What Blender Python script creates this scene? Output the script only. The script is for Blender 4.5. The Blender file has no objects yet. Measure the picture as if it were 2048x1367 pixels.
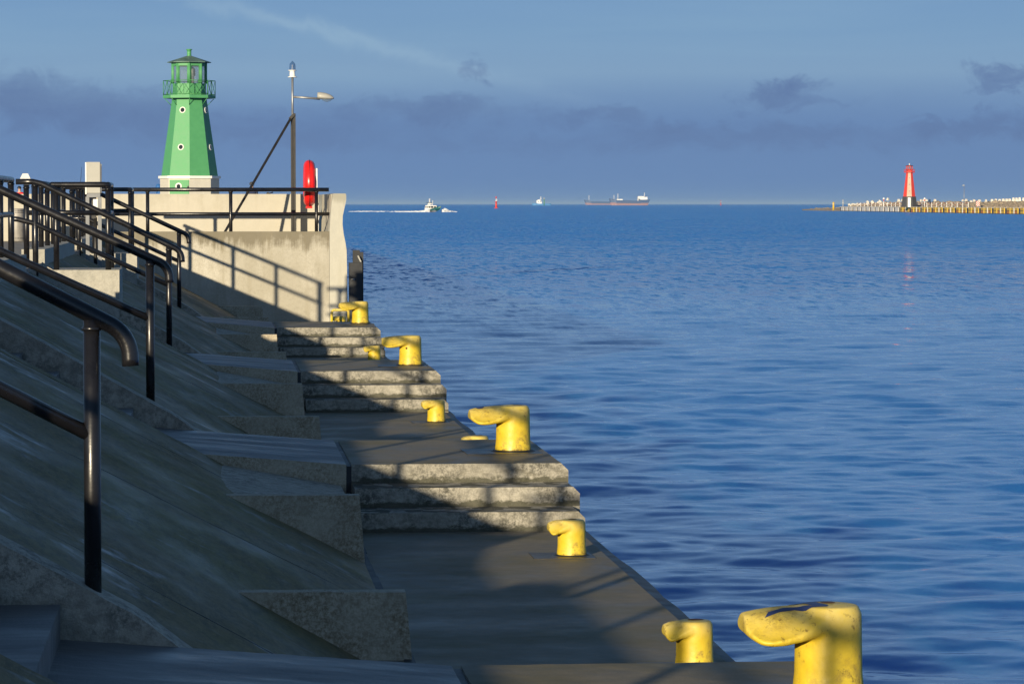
import bpy, bmesh, math, random
from mathutils import Vector, Matrix, noise
from mathutils.bvhtree import BVHTree
R = math.radians
rnd = random.Random(7)
scn = bpy.context.scene
COL = scn.collection

# ------------------------------------------------------------------ camera
FPX, HCAM = 6500.0, 2.42
YAW = math.atan(604 / FPX); PITCH = math.atan((683.5 - 408) / FPX)
_c, _s, _cp, _sp = math.cos(YAW), math.sin(YAW), math.cos(PITCH), math.sin(PITCH)
def _ray(px, py):
    u = (px - 1024) / FPX; v = -(py - 683.5) / FPX
    return Vector((u*_c + _s*_cp + v*_s*_sp, -u*_s + _c*_cp + v*_c*_sp, -_sp + v*_cp))
def at(px, py, y):
    r = _ray(px, py); t = y / r.y
    return Vector((r.x*t, y, HCAM + r.z*t))
def atz(px, py, z):
    r = _ray(px, py); t = (z - HCAM) / r.z
    return Vector((r.x*t, r.y*t, z))
cam = bpy.data.cameras.new('camera'); camo = bpy.data.objects.new('camera', cam); COL.objects.link(camo)
cam.sensor_width = 36; cam.lens = 36 * FPX / 2048; cam.clip_start = 0.1; cam.clip_end = 200000
camo.location = (0, 0, HCAM); camo.rotation_euler = (math.pi/2 - PITCH, 0, -YAW)
scn.camera = camo

# ------------------------------------------------------------------ materials
def _n(nt, t, **k):
    n = nt.nodes.new(t)
    for a, b in k.items():
        if a == 'inp':
            for i, v in b.items(): n.inputs[i].default_value = v
        else: setattr(n, a, b)
    return n
def newmat(name):
    m = bpy.data.materials.new(name); m.use_nodes = True
    nt = m.node_tree; nt.nodes.clear()
    o = _n(nt, 'ShaderNodeOutputMaterial'); b = _n(nt, 'ShaderNodeBsdfPrincipled')
    nt.links.new(b.outputs[0], o.inputs[0])
    return m, nt, b
def coords(nt, scale=(1, 1, 1)):
    tc = _n(nt, 'ShaderNodeTexCoord'); mp = _n(nt, 'ShaderNodeMapping'); mp.inputs['Scale'].default_value = scale
    nt.links.new(tc.outputs['Object'], mp.inputs[0]); return mp.outputs[0]
def noise_n(nt, vec, scale, detail=5, rough=.6, dist=0):
    n = _n(nt, 'ShaderNodeTexNoise'); n.inputs['Scale'].default_value = scale
    n.inputs['Detail'].default_value = detail; n.inputs['Roughness'].default_value = rough; n.inputs['Distortion'].default_value = dist
    nt.links.new(vec, n.inputs['Vector']); return n.outputs['Fac']
def ramp(nt, fac, stops):
    r = _n(nt, 'ShaderNodeValToRGB'); e = r.color_ramp.elements
    while len(e) < len(stops): e.new(.5)
    for i, (p, c) in enumerate(stops):
        e[i].position = p
        e[i].color = (c, c, c, 1) if isinstance(c, (int, float)) else (*c, 1)
    nt.links.new(fac, r.inputs[0]); return r.outputs[0]
def mix(nt, fac, a, b, mode='MIX'):
    m = _n(nt, 'ShaderNodeMix', data_type='RGBA', blend_type=mode)
    for i, v in ((0, fac), (6, a), (7, b)):
        if isinstance(v, bpy.types.NodeSocket): nt.links.new(v, m.inputs[i])
        elif isinstance(v, (int, float)): m.inputs[i].default_value = v
        else: m.inputs[i].default_value = (*v, 1)
    return m.outputs[2]
def math_n(nt, op, a, b=0.0, clamp=False):
    m = _n(nt, 'ShaderNodeMath', operation=op, use_clamp=clamp)
    for i, v in ((0, a), (1, b)):
        if isinstance(v, bpy.types.NodeSocket): nt.links.new(v, m.inputs[i])
        else: m.inputs[i].default_value = v
    return m.outputs[0]
def bump(nt, b, h, dist, strength=1.0):
    n = _n(nt, 'ShaderNodeBump'); n.inputs['Strength'].default_value = strength; n.inputs['Distance'].default_value = dist
    nt.links.new(h, n.inputs['Height']); nt.links.new(n.outputs[0], b.inputs['Normal'])

def concrete(name, dark, light, stretch=(1, 1, 1), speck=.0, speckcol=(.05, .05, .04), rough=(.65, .95), big=.6, fine=60, bumpd=.004, tint=None, tintscale=1.2, finemix=.45, fs=(1, 1, 1), ss=16):
    m, nt, b = newmat(name)
    v = coords(nt, stretch); v1 = coords(nt, fs)
    f1 = noise_n(nt, v, big*2.2, 6, .65); f2 = noise_n(nt, v1, fine, 3, .7); f3 = noise_n(nt, v, 9, 6, .7)
    a = math_n(nt, 'ADD', math_n(nt, 'MULTIPLY', f1, .55), math_n(nt, 'MULTIPLY', f3, .45))
    c = mix(nt, ramp(nt, a, [(.36, 0), (.64, 1)]), dark, light)
    c = mix(nt, math_n(nt, 'MULTIPLY', ramp(nt, f2, [(.4, 0), (.62, 1)]), finemix), c, tuple(x*.6 for x in light))
    if tint:
        c = mix(nt, math_n(nt, 'MULTIPLY', ramp(nt, noise_n(nt, v, tintscale, 4, .6), [(.48, 0), (.62, 1)]), .75), c, tint)
    if speck:
        s = ramp(nt, noise_n(nt, v1, ss, 8, .85), [(.5 - speck*.08, 0), (.57, 1)])
        s = math_n(nt, 'MULTIPLY', s, ramp(nt, noise_n(nt, v1, 2.6, 4, .6), [(.35, .25), (.6, 1)]))
        c = mix(nt, math_n(nt, 'MULTIPLY', s, min(1, speck)), c, speckcol)
    nt.links.new(c, b.inputs['Base Color'])
    rr = _n(nt, 'ShaderNodeMapRange'); rr.inputs[1].default_value = .35; rr.inputs[2].default_value = .65
    rr.inputs[3].default_value = rough[0]; rr.inputs[4].default_value = rough[1]
    nt.links.new(f1, rr.inputs[0]); nt.links.new(rr.outputs[0], b.inputs['Roughness'])
    h = math_n(nt, 'ADD', math_n(nt, 'MULTIPLY', f3, 1.0), math_n(nt, 'MULTIPLY', f2, .8))
    bump(nt, b, h, bumpd)
    return m
def paint(name, col, rough=.4, var=.12, metal=0, scale=6, rust=0, spec=.5, coat=0):
    m, nt, b = newmat(name); v = coords(nt)
    f = noise_n(nt, v, scale, 5, .6)
    c = mix(nt, ramp(nt, f, [(.35, 0), (.65, 1)]), tuple(x*(1-var) for x in col), tuple(min(1, x*(1+var)) for x in col))
    if rust:
        r = ramp(nt, noise_n(nt, v, 55, 6, .75), [(.645, 0), (.69, 1)])
        r2 = ramp(nt, noise_n(nt, v, 7, 3, .6), [(.45, 0), (.62, 1)])
        c = mix(nt, math_n(nt, 'MULTIPLY', math_n(nt, 'MULTIPLY', r, r2), rust, True), c, (.10, .035, .012))
    nt.links.new(c, b.inputs['Base Color'])
    b.inputs['Metallic'].default_value = metal
    nt.links.new(ramp(nt, f, [(.3, max(0, rough-.08)), (.7, min(1, rough+.1))]), b.inputs['Roughness'])
    b.inputs['Specular IOR Level'].default_value = spec
    b.inputs['Coat Weight'].default_value = coat
    bump(nt, b, noise_n(nt, v, 25, 4, .6), .002, .5)
    return m
M = {}
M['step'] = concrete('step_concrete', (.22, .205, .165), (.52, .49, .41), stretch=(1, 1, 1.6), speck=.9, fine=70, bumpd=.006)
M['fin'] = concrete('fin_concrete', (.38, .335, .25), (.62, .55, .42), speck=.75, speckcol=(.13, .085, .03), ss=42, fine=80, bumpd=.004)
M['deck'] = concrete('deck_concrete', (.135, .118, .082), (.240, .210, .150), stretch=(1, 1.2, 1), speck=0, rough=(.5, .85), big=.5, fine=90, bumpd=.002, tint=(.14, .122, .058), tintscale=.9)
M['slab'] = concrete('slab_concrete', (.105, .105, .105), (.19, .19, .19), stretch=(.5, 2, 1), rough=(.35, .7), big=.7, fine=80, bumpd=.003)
M['slope'] = concrete('slope_concrete', (.125, .098, .042), (.245, .192, .092), stretch=(.9, .50, .9), fs=(1, .28, 1), speck=.55, speckcol=(.040, .040, .026), rough=(.5, .9), big=.7, fine=55, bumpd=.004, tint=(.165, .140, .034), tintscale=1.1, finemix=.5)
M['cheek'] = concrete('cheek_concrete', (.30, .26, .20), (.60, .55, .45), speck=.7, fine=55, bumpd=.008)
M['wall'] = concrete('weathered_wall', (.43, .405, .335), (.58, .555, .475), stretch=(1, 1, .45), speck=.25, speckcol=(.16, .14, .09), big=.5, fine=40, bumpd=.003, tint=(.36, .335, .265), tintscale=.9)
def stain_wall(m, ztop, depth, col, amount):
    nt = m.node_tree; b = next(n for n in nt.nodes if n.type == 'BSDF_PRINCIPLED')
    src = b.inputs['Base Color'].links[0].from_socket
    tcg = _n(nt, 'ShaderNodeTexCoord'); sep = _n(nt, 'ShaderNodeSeparateXYZ'); nt.links.new(tcg.outputs['Object'], sep.inputs[0])
    drip = noise_n(nt, coords(nt, (5.0, 5.0, .35)), 1.4, 6, .7); blot = noise_n(nt, coords(nt), 3.5, 6, .7)
    t = math_n(nt, 'DIVIDE', math_n(nt, 'SUBTRACT', ztop, sep.outputs[2]), depth)
    k = math_n(nt, 'SUBTRACT', math_n(nt, 'ADD', math_n(nt, 'MULTIPLY', drip, 1.3), math_n(nt, 'MULTIPLY', blot, .9)), math_n(nt, 'ADD', t, .62))
    f = math_n(nt, 'MULTIPLY', ramp(nt, k, [(.0, 0), (.30, 1)]), amount)
    c = mix(nt, f, src, col)
    # broad run-off streaks
    f2 = math_n(nt, 'MULTIPLY', ramp(nt, noise_n(nt, coords(nt, (2.2, 2.2, .10)), 1.0, 4, .6), [(.52, 0), (.68, 1)]), amount*.55)
    c = mix(nt, f2, c, tuple(x*1.7 for x in col))
    nt.links.new(c, b.inputs['Base Color'])
stain_wall(M['wall'], 1.87, .75, (.15, .13, .085), .85)
M['cream'] = concrete('cream_render', (.44, .415, .345), (.50, .475, .40), stretch=(.6, .6, .6), big=.35, fine=30, bumpd=.001, finemix=.06)
M['pillar'] = concrete('pillar_render', (.42, .41, .35), (.53, .515, .435), stretch=(1, 1, .5), big=.5, fine=40, bumpd=.003, finemix=.15)
stain_wall(M['cream'], 3.2, 1.6, (.30, .27, .19), .30)
stain_wall(M['pillar'], 2.63, .5, (.22, .21, .16), .55)
M['kerb'] = concrete('kerb_concrete', (.36, .35, .30), (.52, .50, .43), stretch=(1, 1, .6), speck=.35, fine=60, bumpd=.004)
M['paving'] = concrete('paving', (.22, .20, .17), (.36, .33, .28), speck=.3, fine=30, bumpd=.006)
def wet_patches(m, stretch, scale, lo, hi, col, rough, amount=.8):
    nt = m.node_tree; b = next(n for n in nt.nodes if n.type == 'BSDF_PRINCIPLED')
    v = coords(nt, stretch)
    f = math_n(nt, 'MULTIPLY', ramp(nt, noise_n(nt, v, scale, 7, .68, .3), [(lo, 0), (hi, 1)]), amount)
    c = mix(nt, f, b.inputs['Base Color'].links[0].from_socket, col); nt.links.new(c, b.inputs['Base Color'])
    r0 = b.inputs['Roughness'].links[0].from_socket
    m2 = _n(nt, 'ShaderNodeMix', data_type='FLOAT'); nt.links.new(f, m2.inputs[0]); nt.links.new(r0, m2.inputs[2]); m2.inputs[3].default_value = rough
    nt.links.new(m2.outputs[0], b.inputs['Roughness'])
wet_patches(M['slope'], (.7, .75, .7), 1.5, .585, .66, (.13, .135, .14), .32)
wet_patches(M['slope'], (.55, 1.2, .55), 3.1, .62, .70, (.24, .24, .23), .55, .6)
wet_patches(M['deck'], (.8, .5, .8), 1.1, .53, .68, (.085, .082, .075), .36, .7)
wet_patches(M['slab'], (.6, .9, .6), 1.6, .56, .68, (.25, .25, .26), .5, .6)
def riser_algae(m):
    nt = m.node_tree; b = next(n for n in nt.nodes if n.type == 'BSDF_PRINCIPLED')
    tcg = _n(nt, 'ShaderNodeTexCoord'); sep = _n(nt, 'ShaderNodeSeparateXYZ'); nt.links.new(tcg.outputs['Object'], sep.inputs[0])
    fr = math_n(nt, 'FRACT', math_n(nt, 'DIVIDE', sep.outputs[2], .145))
    k = math_n(nt, 'SUBTRACT', noise_n(nt, coords(nt, (1, 1, 2)), 7, 6, .75), math_n(nt, 'ADD', math_n(nt, 'MULTIPLY', fr, .9), .20))
    f = math_n(nt, 'MULTIPLY', ramp(nt, k, [(0, 0), (.12, 1)]), .85)
    nt.links.new(mix(nt, f, b.inputs['Base Color'].links[0].from_socket, (.05, .05, .03)), b.inputs['Base Color'])
riser_algae(M['step'])
wet_patches(M['step'], (1.2, 1.2, 5), 2.0, .56, .66, (.13, .12, .085), .8, .7)
M['joint'] = paint('joint_sealant', (.012, .016, .022), .55)
M['rubber'] = paint('rubber', (.012, .014, .018), .5, .3)
M['steel'] = paint('black_painted_steel', (.010, .010, .012), .30, .2, spec=.6)
M['black'] = paint('black_channel', (.018, .017, .016), .45)
M['galv'] = paint('galvanised_steel', (.30, .31, .32), .45, .2, .6)
def yellow_mat():
    m, nt, b = newmat('yellow_paint'); v = coords(nt)
    base = mix(nt, ramp(nt, noise_n(nt, v, 5, 5, .6), [(.35, 0), (.65, 1)]), (.60, .43, .022), (.76, .57, .045))
    sep = _n(nt, 'ShaderNodeSeparateXYZ'); tcg = _n(nt, 'ShaderNodeTexCoord'); nt.links.new(tcg.outputs['Generated'], sep.inputs[0])
    up = ramp(nt, sep.outputs[2], [(.62, 0), (.98, 1)])
    base = mix(nt, math_n(nt, 'MULTIPLY', ramp(nt, noise_n(nt, v, 11, 6, .7), [(.30, .15), (.65, 1)]), math_n(nt, 'MULTIPLY', up, .75)), base, (.70, .58, .26))
    g = math_n(nt, 'MULTIPLY', ramp(nt, noise_n(nt, v, 18, 7, .75), [(.48, 0), (.60, 1)]), ramp(nt, noise_n(nt, v, 4, 3, .6), [(.42, 0), (.6, .55)]))
    base = mix(nt, g, base, (.30, .20, .05))
    r = ramp(nt, noise_n(nt, v, 34, 6, .80), [(.575, 0), (.61, 1)])
    low = ramp(nt, sep.outputs[2], [(.0, 1), (.10, .55), (.22, .12), (.7, .25), (1, .45)])
    r = math_n(nt, 'MULTIPLY', r, math_n(nt, 'MULTIPLY', ramp(nt, noise_n(nt, v, 6, 3, .6), [(.40, 0), (.58, 1)]), math_n(nt, 'ADD', low, .35)), True)
    base = mix(nt, r, base, (.085, .028, .010))
    edge = math_n(nt, 'MULTIPLY', ramp(nt, noise_n(nt, v, 26, 5, .7), [(.46, 0), (.56, 1)]), ramp(nt, sep.outputs[2], [(.0, 1), (.055, .7), (.11, 0)]))
    base = mix(nt, edge, base, (.06, .02, .012))
    nt.links.new(base, b.inputs['Base Color'])
    nt.links.new(ramp(nt, noise_n(nt, v, 14, 5, .6), [(.3, .38), (.7, .62)]), b.inputs['Roughness'])
    bump(nt, b, math_n(nt, 'ADD', noise_n(nt, v, 22, 5, .65), math_n(nt, 'MULTIPLY', r, -.5)), .004, .6)
    return m
M['yellow'] = yellow_mat()
M['plate'] = paint('wet_plate', (.035, .033, .032), .42, .5)
M['mark'] = paint('blue_mark', (.03, .05, .15), .5)
M['rust'] = paint('rust', (.11, .035, .012), .8, .3)
M['green'] = paint('green_paint', (.080, .31, .125), .5, .04)
M['dgreen'] = paint('green_metal', (.05, .24, .075), .5, .1)
M['white'] = paint('white_paint', (.80, .79, .75), .5, .05)
M['offwhite'] = paint('offwhite_render', (.56, .54, .47), .7, .04)
M['roofm'] = paint('verdigris_roof', (.10, .17, .14), .6, .35, scale=3)
M['red'] = paint('red_plastic', (.78, .018, .016), .3, .04)
M['redp'] = paint('red_paint', (.62, .045, .025), .55, .06)
M['cab'] = paint('cabinet_paint', (.38, .375, .335), .45, .04)
M['glassd'] = paint('dark_glass', (.02, .025, .03), .08)
M['grey'] = paint('grey_paint', (.20, .21, .22), .5)
M['hullblue'] = paint('hull_blue', (.035, .075, .17), .5)
M['hullblue2'] = paint('hull_blue_bright', (.05, .20, .42), .5)
M['hullred'] = paint('hull_red', (.26, .15, .15), .6)
M['hullteal'] = paint('hull_teal', (.01, .09, .09), .35)
M['rock'] = concrete('rocks', (.20, .15, .10), (.42, .35, .26), big=.1, fine=3, bumpd=.05)
M['block'] = paint('white_concrete', (.66, .62, .54), .8, .12, scale=.5)
M['pileY'] = paint('yellow_fender', (.66, .42, .03), .55, .25, scale=.8)
M['orange'] = paint('orange_fender', (.55, .20, .02), .6, .3, scale=.8)
M['facet'] = paint('faded_cream', (.50, .36, .27), .7, .15, scale=.4)
M['dark'] = paint('dark_stone', (.05, .052, .058), .7, .2)
M['skin'] = paint('skin', (.50, .30, .22), .6)
M['jblue'] = paint('blue_jacket', (.02, .12, .36), .7)
M['navy'] = paint('navy_cloth', (.015, .025, .07), .8)
M['foam'] = paint('foam', (.80, .82, .82), .9)
M['steelbin'] = paint('bin_steel', (.30, .285, .26), .55, .2, .2)

def glass_mat(name, col, alpha):
    m, nt, b = newmat(name)
    b.inputs['Base Color'].default_value = (*col, 1); b.inputs['Roughness'].default_value = .03
    b.inputs['Alpha'].default_value = alpha; b.inputs['IOR'].default_value = 1.45
    return m
M['pane'] = glass_mat('window_glass', (.20, .26, .30), .35)
M['lens'] = glass_mat('lantern_lens', (.05, .12, .28), .55)

# ------------------------------------------------------------------ mesh helpers
class MB:
    def __init__(s): s.bm = bmesh.new(); s.smooth = []
    def face(s, vs):
        return s.bm.faces.new([s.bm.verts.new(v) for v in vs])
    def hull(s, a, b, cap=True, smooth=False):           # two rings of equal length
        A = [s.bm.verts.new(v) for v in a]; B = [s.bm.verts.new(v) for v in b]; n = len(A)
        for i in range(n):
            f = s.bm.faces.new((A[i], A[(i+1) % n], B[(i+1) % n], B[i])); f.smooth = smooth
        if cap:
            s.bm.faces.new(A[::-1]); s.bm.faces.new(B)
        return s
    def rings(s, rs, cap=True, smooth=True, close=True):
        V = [[s.bm.verts.new(v) for v in r] for r in rs]; n = len(V[0])
        for a, b in zip(V, V[1:]):
            for i in range(n if close else n-1):
                f = s.bm.faces.new((a[i], a[(i+1) % n], b[(i+1) % n], b[i])); f.smooth = smooth
        if cap:
            s.bm.faces.new(V[0][::-1]); s.bm.faces.new(V[-1])
        return s
    def box(s, x0, x1, y0, y1, z0, z1):
        return s.hull([(x0, y0, z0), (x1, y0, z0), (x1, y1, z0), (x0, y1, z0)], [(x0, y0, z1), (x1, y0, z1), (x1, y1, z1), (x0, y1, z1)])
    def obox(s, c, ax, ay, az):                           # oriented box, half vectors
        c, ax, ay, az = map(Vector, (c, ax, ay, az))
        q = [-ax-ay, ax-ay, ax+ay, -ax+ay]
        return s.hull([c+v-az for v in q], [c+v+az for v in q])
    def prism_y(s, prof, y0, y1, smooth=False):          # (x,z) profile extruded along y
        return s.hull([(x, y0, z) for x, z in prof], [(x, y1, z) for x, z in prof], smooth=smooth)
    def prism_z(s, prof, z0, z1):
        return s.hull([(x, y, z0) for x, y in prof], [(x, y, z1) for x, y in prof])
    def tube(s, path, r, seg=14, cap=True):
        P = [Vector(p) for p in path]; rs = r if isinstance(r, (list, tuple)) else [r]*len(P)
        t0 = (P[1]-P[0]).normalized(); u = t0.orthogonal().normalized(); rings = []
        for i, p in enumerate(P):
            if i == 0: t = t0
            elif i == len(P)-1: t = (P[i]-P[i-1]).normalized()
            else: t = ((P[i]-P[i-1]).normalized() + (P[i+1]-P[i]).normalized()).normalized()
            u = (u - t*u.dot(t)).normalized(); w = t.cross(u)
            k = 1.0
            if 0 < i < len(P)-1:
                k = 1/max(.5, t.dot((P[i]-P[i-1]).normalized()))
            rings.append([p + (u*math.cos(a) + w*math.sin(a))*rs[i] for a in [2*math.pi*j/seg for j in range(seg)]])
        return s.rings(rings, cap)
    def lathe(s, prof, c=(0, 0, 0), seg=24, rot=0, smooth=True, cap=True):
        c = Vector(c)
        return s.rings([[c + Vector((r*math.cos(rot+2*math.pi*j/seg), r*math.sin(rot+2*math.pi*j/seg), z)) for j in range(seg)] for r, z in prof], cap, smooth)
    def sphere(s, c, r, sub=1, jit=0, sc=(1, 1, 1)):
        g = bmesh.ops.create_icosphere(s.bm, subdivisions=sub, radius=1)
        for v in g['verts']:
            k = r*(1 + (rnd.uniform(-jit, jit) if jit else 0))
            v.co = Vector((v.co.x*k*sc[0], v.co.y*k*sc[1], v.co.z*k*sc[2])) + Vector(c)
        return s
    def bevel(s, w, seg=2, ang=30):
        es = [e for e in s.bm.edges if len(e.link_faces) == 2 and e.calc_face_angle(0) > R(ang)]
        bmesh.ops.bevel(s.bm, geom=es, offset=w, segments=seg, affect='EDGES', profile=.6, clamp_overlap=True)
        return s
    def worn(s, amp=.004, step=.05, f=9.0):               # cut long edges and roughen them, as on old concrete
        for ax in (0, 1):
            lo = min(v.co[ax] for v in s.bm.verts); hi = max(v.co[ax] for v in s.bm.verts)
            n = min(60, int((hi-lo)/step))
            for i in range(1, n):
                no = Vector((0, 0, 0)); no[ax] = 1; co = Vector((0, 0, 0)); co[ax] = lo + (hi-lo)*i/n
                bmesh.ops.bisect_plane(s.bm, geom=s.bm.verts[:]+s.bm.edges[:]+s.bm.faces[:], plane_co=co, plane_no=no, dist=1e-5)
        for v in s.bm.verts:
            q = v.co*f; d = noise.noise_vector(q)*amp + noise.noise_vector(q*3.1)*amp*.5
            v.co += Vector((d.x*.6, d.y, d.z))
        return s
    def build(s, name, m, parent=None, loc=None):
        bmesh.ops.recalc_face_normals(s.bm, faces=s.bm.faces[:])
        me = bpy.data.meshes.new(name); s.bm.to_mesh(me); s.bm.free()
        for k in (m if isinstance(m, (list, tuple)) else [m]): me.materials.append(M[k])
        o = bpy.data.objects.new(name, me); COL.objects.link(o)
        if parent: o.parent = parent
        if loc: o.location = loc
        return o
def tag(o, label=None, cat=None, group=None, kind=None):
    if label: o['label'] = label
    if cat: o['category'] = cat
    if group: o['group'] = group
    if kind: o['kind'] = kind
    return o
def thing(name, label, cat, loc=(0, 0, 0), rz=0, group=None):
    o = bpy.data.objects.new(name, None); COL.objects.link(o); o.empty_display_size = .1
    o.location = loc; o.rotation_euler = (0, 0, rz); return tag(o, label, cat, group)
def copy_tree(o, parent=None):
    c = o.copy(); COL.objects.link(c)
    if parent: c.parent = parent
    for ch in list(o.children): copy_tree(ch, c)
    return c
def tess(o, cuts):                                        # subdivide long faces for nothing but bevel-safe shading
    return o

# ------------------------------------------------------------------ the quay
WZ = -1.30                        # water level
HB = .435                         # high platform above low deck
PZ = 1.65                         # promenade level
XE, XJ = 2.76, 1.05               # quay edge, joint
FR = [11.2, 24.76, 38.65, 52.35]  # front of each high platform (top step)
BK = [13.90, 27.30, 41.40, 55.00] # its back
RY = [14.0, 27.6, 41.2, 54.8]     # stair handrails
FN1 = [17.2, 30.9, 44.5, 58.1]    # cross walls on the slope
FN2 = [21.9, 35.6, 49.15, 62.75]
XP = -2.15                        # inner top of slope
ORD = ['nearest', 'second', 'third', 'fourth']

d = MB()
d.box(.3, XE-.045, -4, 65.0, -2.2, 0)
quay = tag(d.build('quay_deck', 'deck'), 'low dark concrete quay deck running along the water between the raised platforms', kind='structure')
j = MB()
ys = [-4] + [v for a, b in zip(FR, BK) for v in (a-.86, b+.01)] + [64.98]
for a, b in zip(ys[0::2], ys[1::2]):
    n = 14
    for i in range(n):
        y0 = a + (b-a)*i/n; y1 = a + (b-a)*(i+1)/n
        j.box(XJ-.035+rnd.uniform(-.006, .006), XJ+.025+rnd.uniform(-.006, .006), y0, y1-.001, -.01, .005)
j.build('joint_strip', 'joint', quay)
e = MB()
n = 130
V = []
for i in range(n+1):
    y = -4 + 69*i/n; w = XE + .035 + rnd.uniform(-.016, .014)
    V.append([(XE-.045, y, -.35), (w, y, -.35), (w, y, -.012), (XE-.045, y, -.004)])
e.rings(V, smooth=False)
e.build('rubbing_strip', 'rubber', quay)

# embankment (slope) with stair trenches
em = MB()
def slope_prof(toe, tan):
    zt = 1.28 + tan*(-1.5 - XP)
    return [(XP, -.6), (XP, zt), (-1.5, 1.28), (toe, 0.0), (toe, -.6)]
ends = [-4.0] + [v+.04 for v in BK]; starts = [v-.04 for v in FR] + [65.05]
def sstep(t): t = max(0, min(1, t)); return t*t*(3-2*t)
def toe_at(k, y):
    f1 = FN1[k-1] if k else 3.5; f2 = FN2[k-1] if k else 8.3
    if y < f1+.05: return .80
    if y < f2+.05: return .80 + .24*sstep((y-f1-.1)/1.7)
    return 1.02 - .10*sstep((y-f2-.1)/1.0)
def surf_z(x, toe):
    tan = 1.28/(toe+1.5)
    return tan*(toe-x) if x > -1.5 else 1.28 + .53*(-1.5-x)
for k in range(5):
    y0, y1 = ends[k], starts[k]; ny = int((y1-y0)/.16); rows = []; NX = 40
    for jy in range(ny+1):
        y = y0 + (y1-y0)*jy/ny; toe = toe_at(k, y); row = []
        for q in range(NX+1):
            x = XP + (toe-XP)*q/NX
            z = surf_z(x, toe) + (.012*noise.noise(Vector((x*1.2, y*.9, 3))) + .004*noise.noise(Vector((x*2.5, y*6, 9))))*min(1, (toe-x)*3)
            row.append((x, y, z))
        rows.append(row)
    em.rings(rows, cap=False, smooth=True, close=False)
    for row, y in ((rows[0], y0), (rows[-1], y1)):
        em.face([(XP, y, -.6)] + row + [(row[-1][0], y, -.6)])
emb = tag(em.build('embankment', 'slope'), 'dark mossy sloping concrete embankment between quay and promenade', kind='structure')
def slope_z(x, toe=.92, tan=.53): return tan*(toe - x)

# joints between the slope panels
ck = MB()
for k in range(5):
    a, b = ends[k], starts[k]
    for yy in (a+1.5, a+5.4, b-1.15):
        toe = toe_at(k, yy)
        pts = []
        for i in range(61):
            x = -2.12 + (toe-.06+2.12)*i/60; y = yy + .012*noise.noise(Vector((x*3, yy, 0)))
            z = surf_z(x, toe) + (.012*noise.noise(Vector((x*1.2, y*.9, 3))) + .004*noise.noise(Vector((x*2.5, y*6, 9))))*min(1, (toe-x)*3)
            w = .0035 + .004*abs(noise.noise(Vector((x*4, yy, 5))))
            pts.append([(x, y-w, z-.03), (x, y+w, z-.03), (x, y+w, z+.0015), (x, y-w, z+.0015)])
        ck.rings(pts, smooth=False)
ck.build('panel_joint', 'joint', emb)

# raised platforms with two steps in front
for k in range(4):
    F, B = FR[k], BK[k]
    t = thing('raised_platform', ['nearest raised concrete platform at the bottom edge carrying the largest mooring bollard',
        'raised concrete platform with three lit steps in the middle of the quay',
        'third raised concrete platform away from the viewer with mottled steps',
        'farthest raised concrete platform just before the tall end wall'][k], 'platform', (0, F, 0), 0, 'raised stepped platforms along the quay')
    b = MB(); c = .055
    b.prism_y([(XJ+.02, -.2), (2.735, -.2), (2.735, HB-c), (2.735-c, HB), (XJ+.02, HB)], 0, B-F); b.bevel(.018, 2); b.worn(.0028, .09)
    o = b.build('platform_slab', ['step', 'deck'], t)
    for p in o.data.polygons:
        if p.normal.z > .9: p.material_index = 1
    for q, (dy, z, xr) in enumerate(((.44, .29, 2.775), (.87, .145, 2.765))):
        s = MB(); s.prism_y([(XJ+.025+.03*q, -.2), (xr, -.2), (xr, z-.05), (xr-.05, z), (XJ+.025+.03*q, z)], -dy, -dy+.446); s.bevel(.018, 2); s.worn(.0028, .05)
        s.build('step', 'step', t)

# stairs up the slope: treads in a trench, far cheek, landing slab, side fill
for k in range(4):
    F, B = FR[k], BK[k]
    t = thing('concrete_stairs', ['nearest flight of concrete stairs cut in the slope at the lower left corner',
        'second flight of concrete stairs up the slope, right behind the nearest handrail',
        'third flight of stairs up the slope below the nearer square landing block',
        'farthest flight of stairs up the slope before the end wall'][k], 'stairs', (0, F, 0), 0, 'stairs up the embankment')
    W = B-F
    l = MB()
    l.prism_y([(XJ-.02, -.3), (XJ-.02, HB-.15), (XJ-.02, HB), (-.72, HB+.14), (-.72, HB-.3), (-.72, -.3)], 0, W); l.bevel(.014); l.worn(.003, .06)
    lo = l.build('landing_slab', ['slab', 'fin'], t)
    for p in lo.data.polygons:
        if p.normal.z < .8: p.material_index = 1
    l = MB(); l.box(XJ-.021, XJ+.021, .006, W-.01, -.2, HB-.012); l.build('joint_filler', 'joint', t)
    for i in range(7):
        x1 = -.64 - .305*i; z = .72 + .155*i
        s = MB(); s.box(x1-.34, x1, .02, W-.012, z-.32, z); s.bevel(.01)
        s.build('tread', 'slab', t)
    for yy, w, up, mt in ((W, .2, .05, 'cheek'), (-.18, .18, .012, 'slope')):
        c = MB(); n = 30; rows = []
        toe = .80 if yy > 0 else .92; tn = .56 if yy > 0 else .53
        x0, x1 = (-2.12, -.06) if yy > 0 else (-2.12, .1)
        for i in range(n+1):
            x = x0 + (x1-x0)*i/n
            z = tn*(toe-x) + up*min(1, (x1-x)*4) + .006*noise.noise(Vector((x*5, yy+k*7, 1)))
            zb = -.2
            rows.append([(x, yy, zb), (x, yy+w, zb), (x, yy+w, z), (x, yy, z-.012)])
        c.rings(rows, smooth=False); c.bevel(.006, 1, 40)
        c.build('cheek', mt, t)
    g = MB()
    g.prism_y([(XJ-.06, -.2), (XJ-.06, .275), (.0, .457), (-.1, .2), (-.1, -.2)], FN2[k-1]+.12-F if k else -2.7, -.005)
    g.build('side_fill', 'cheek', t)

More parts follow.
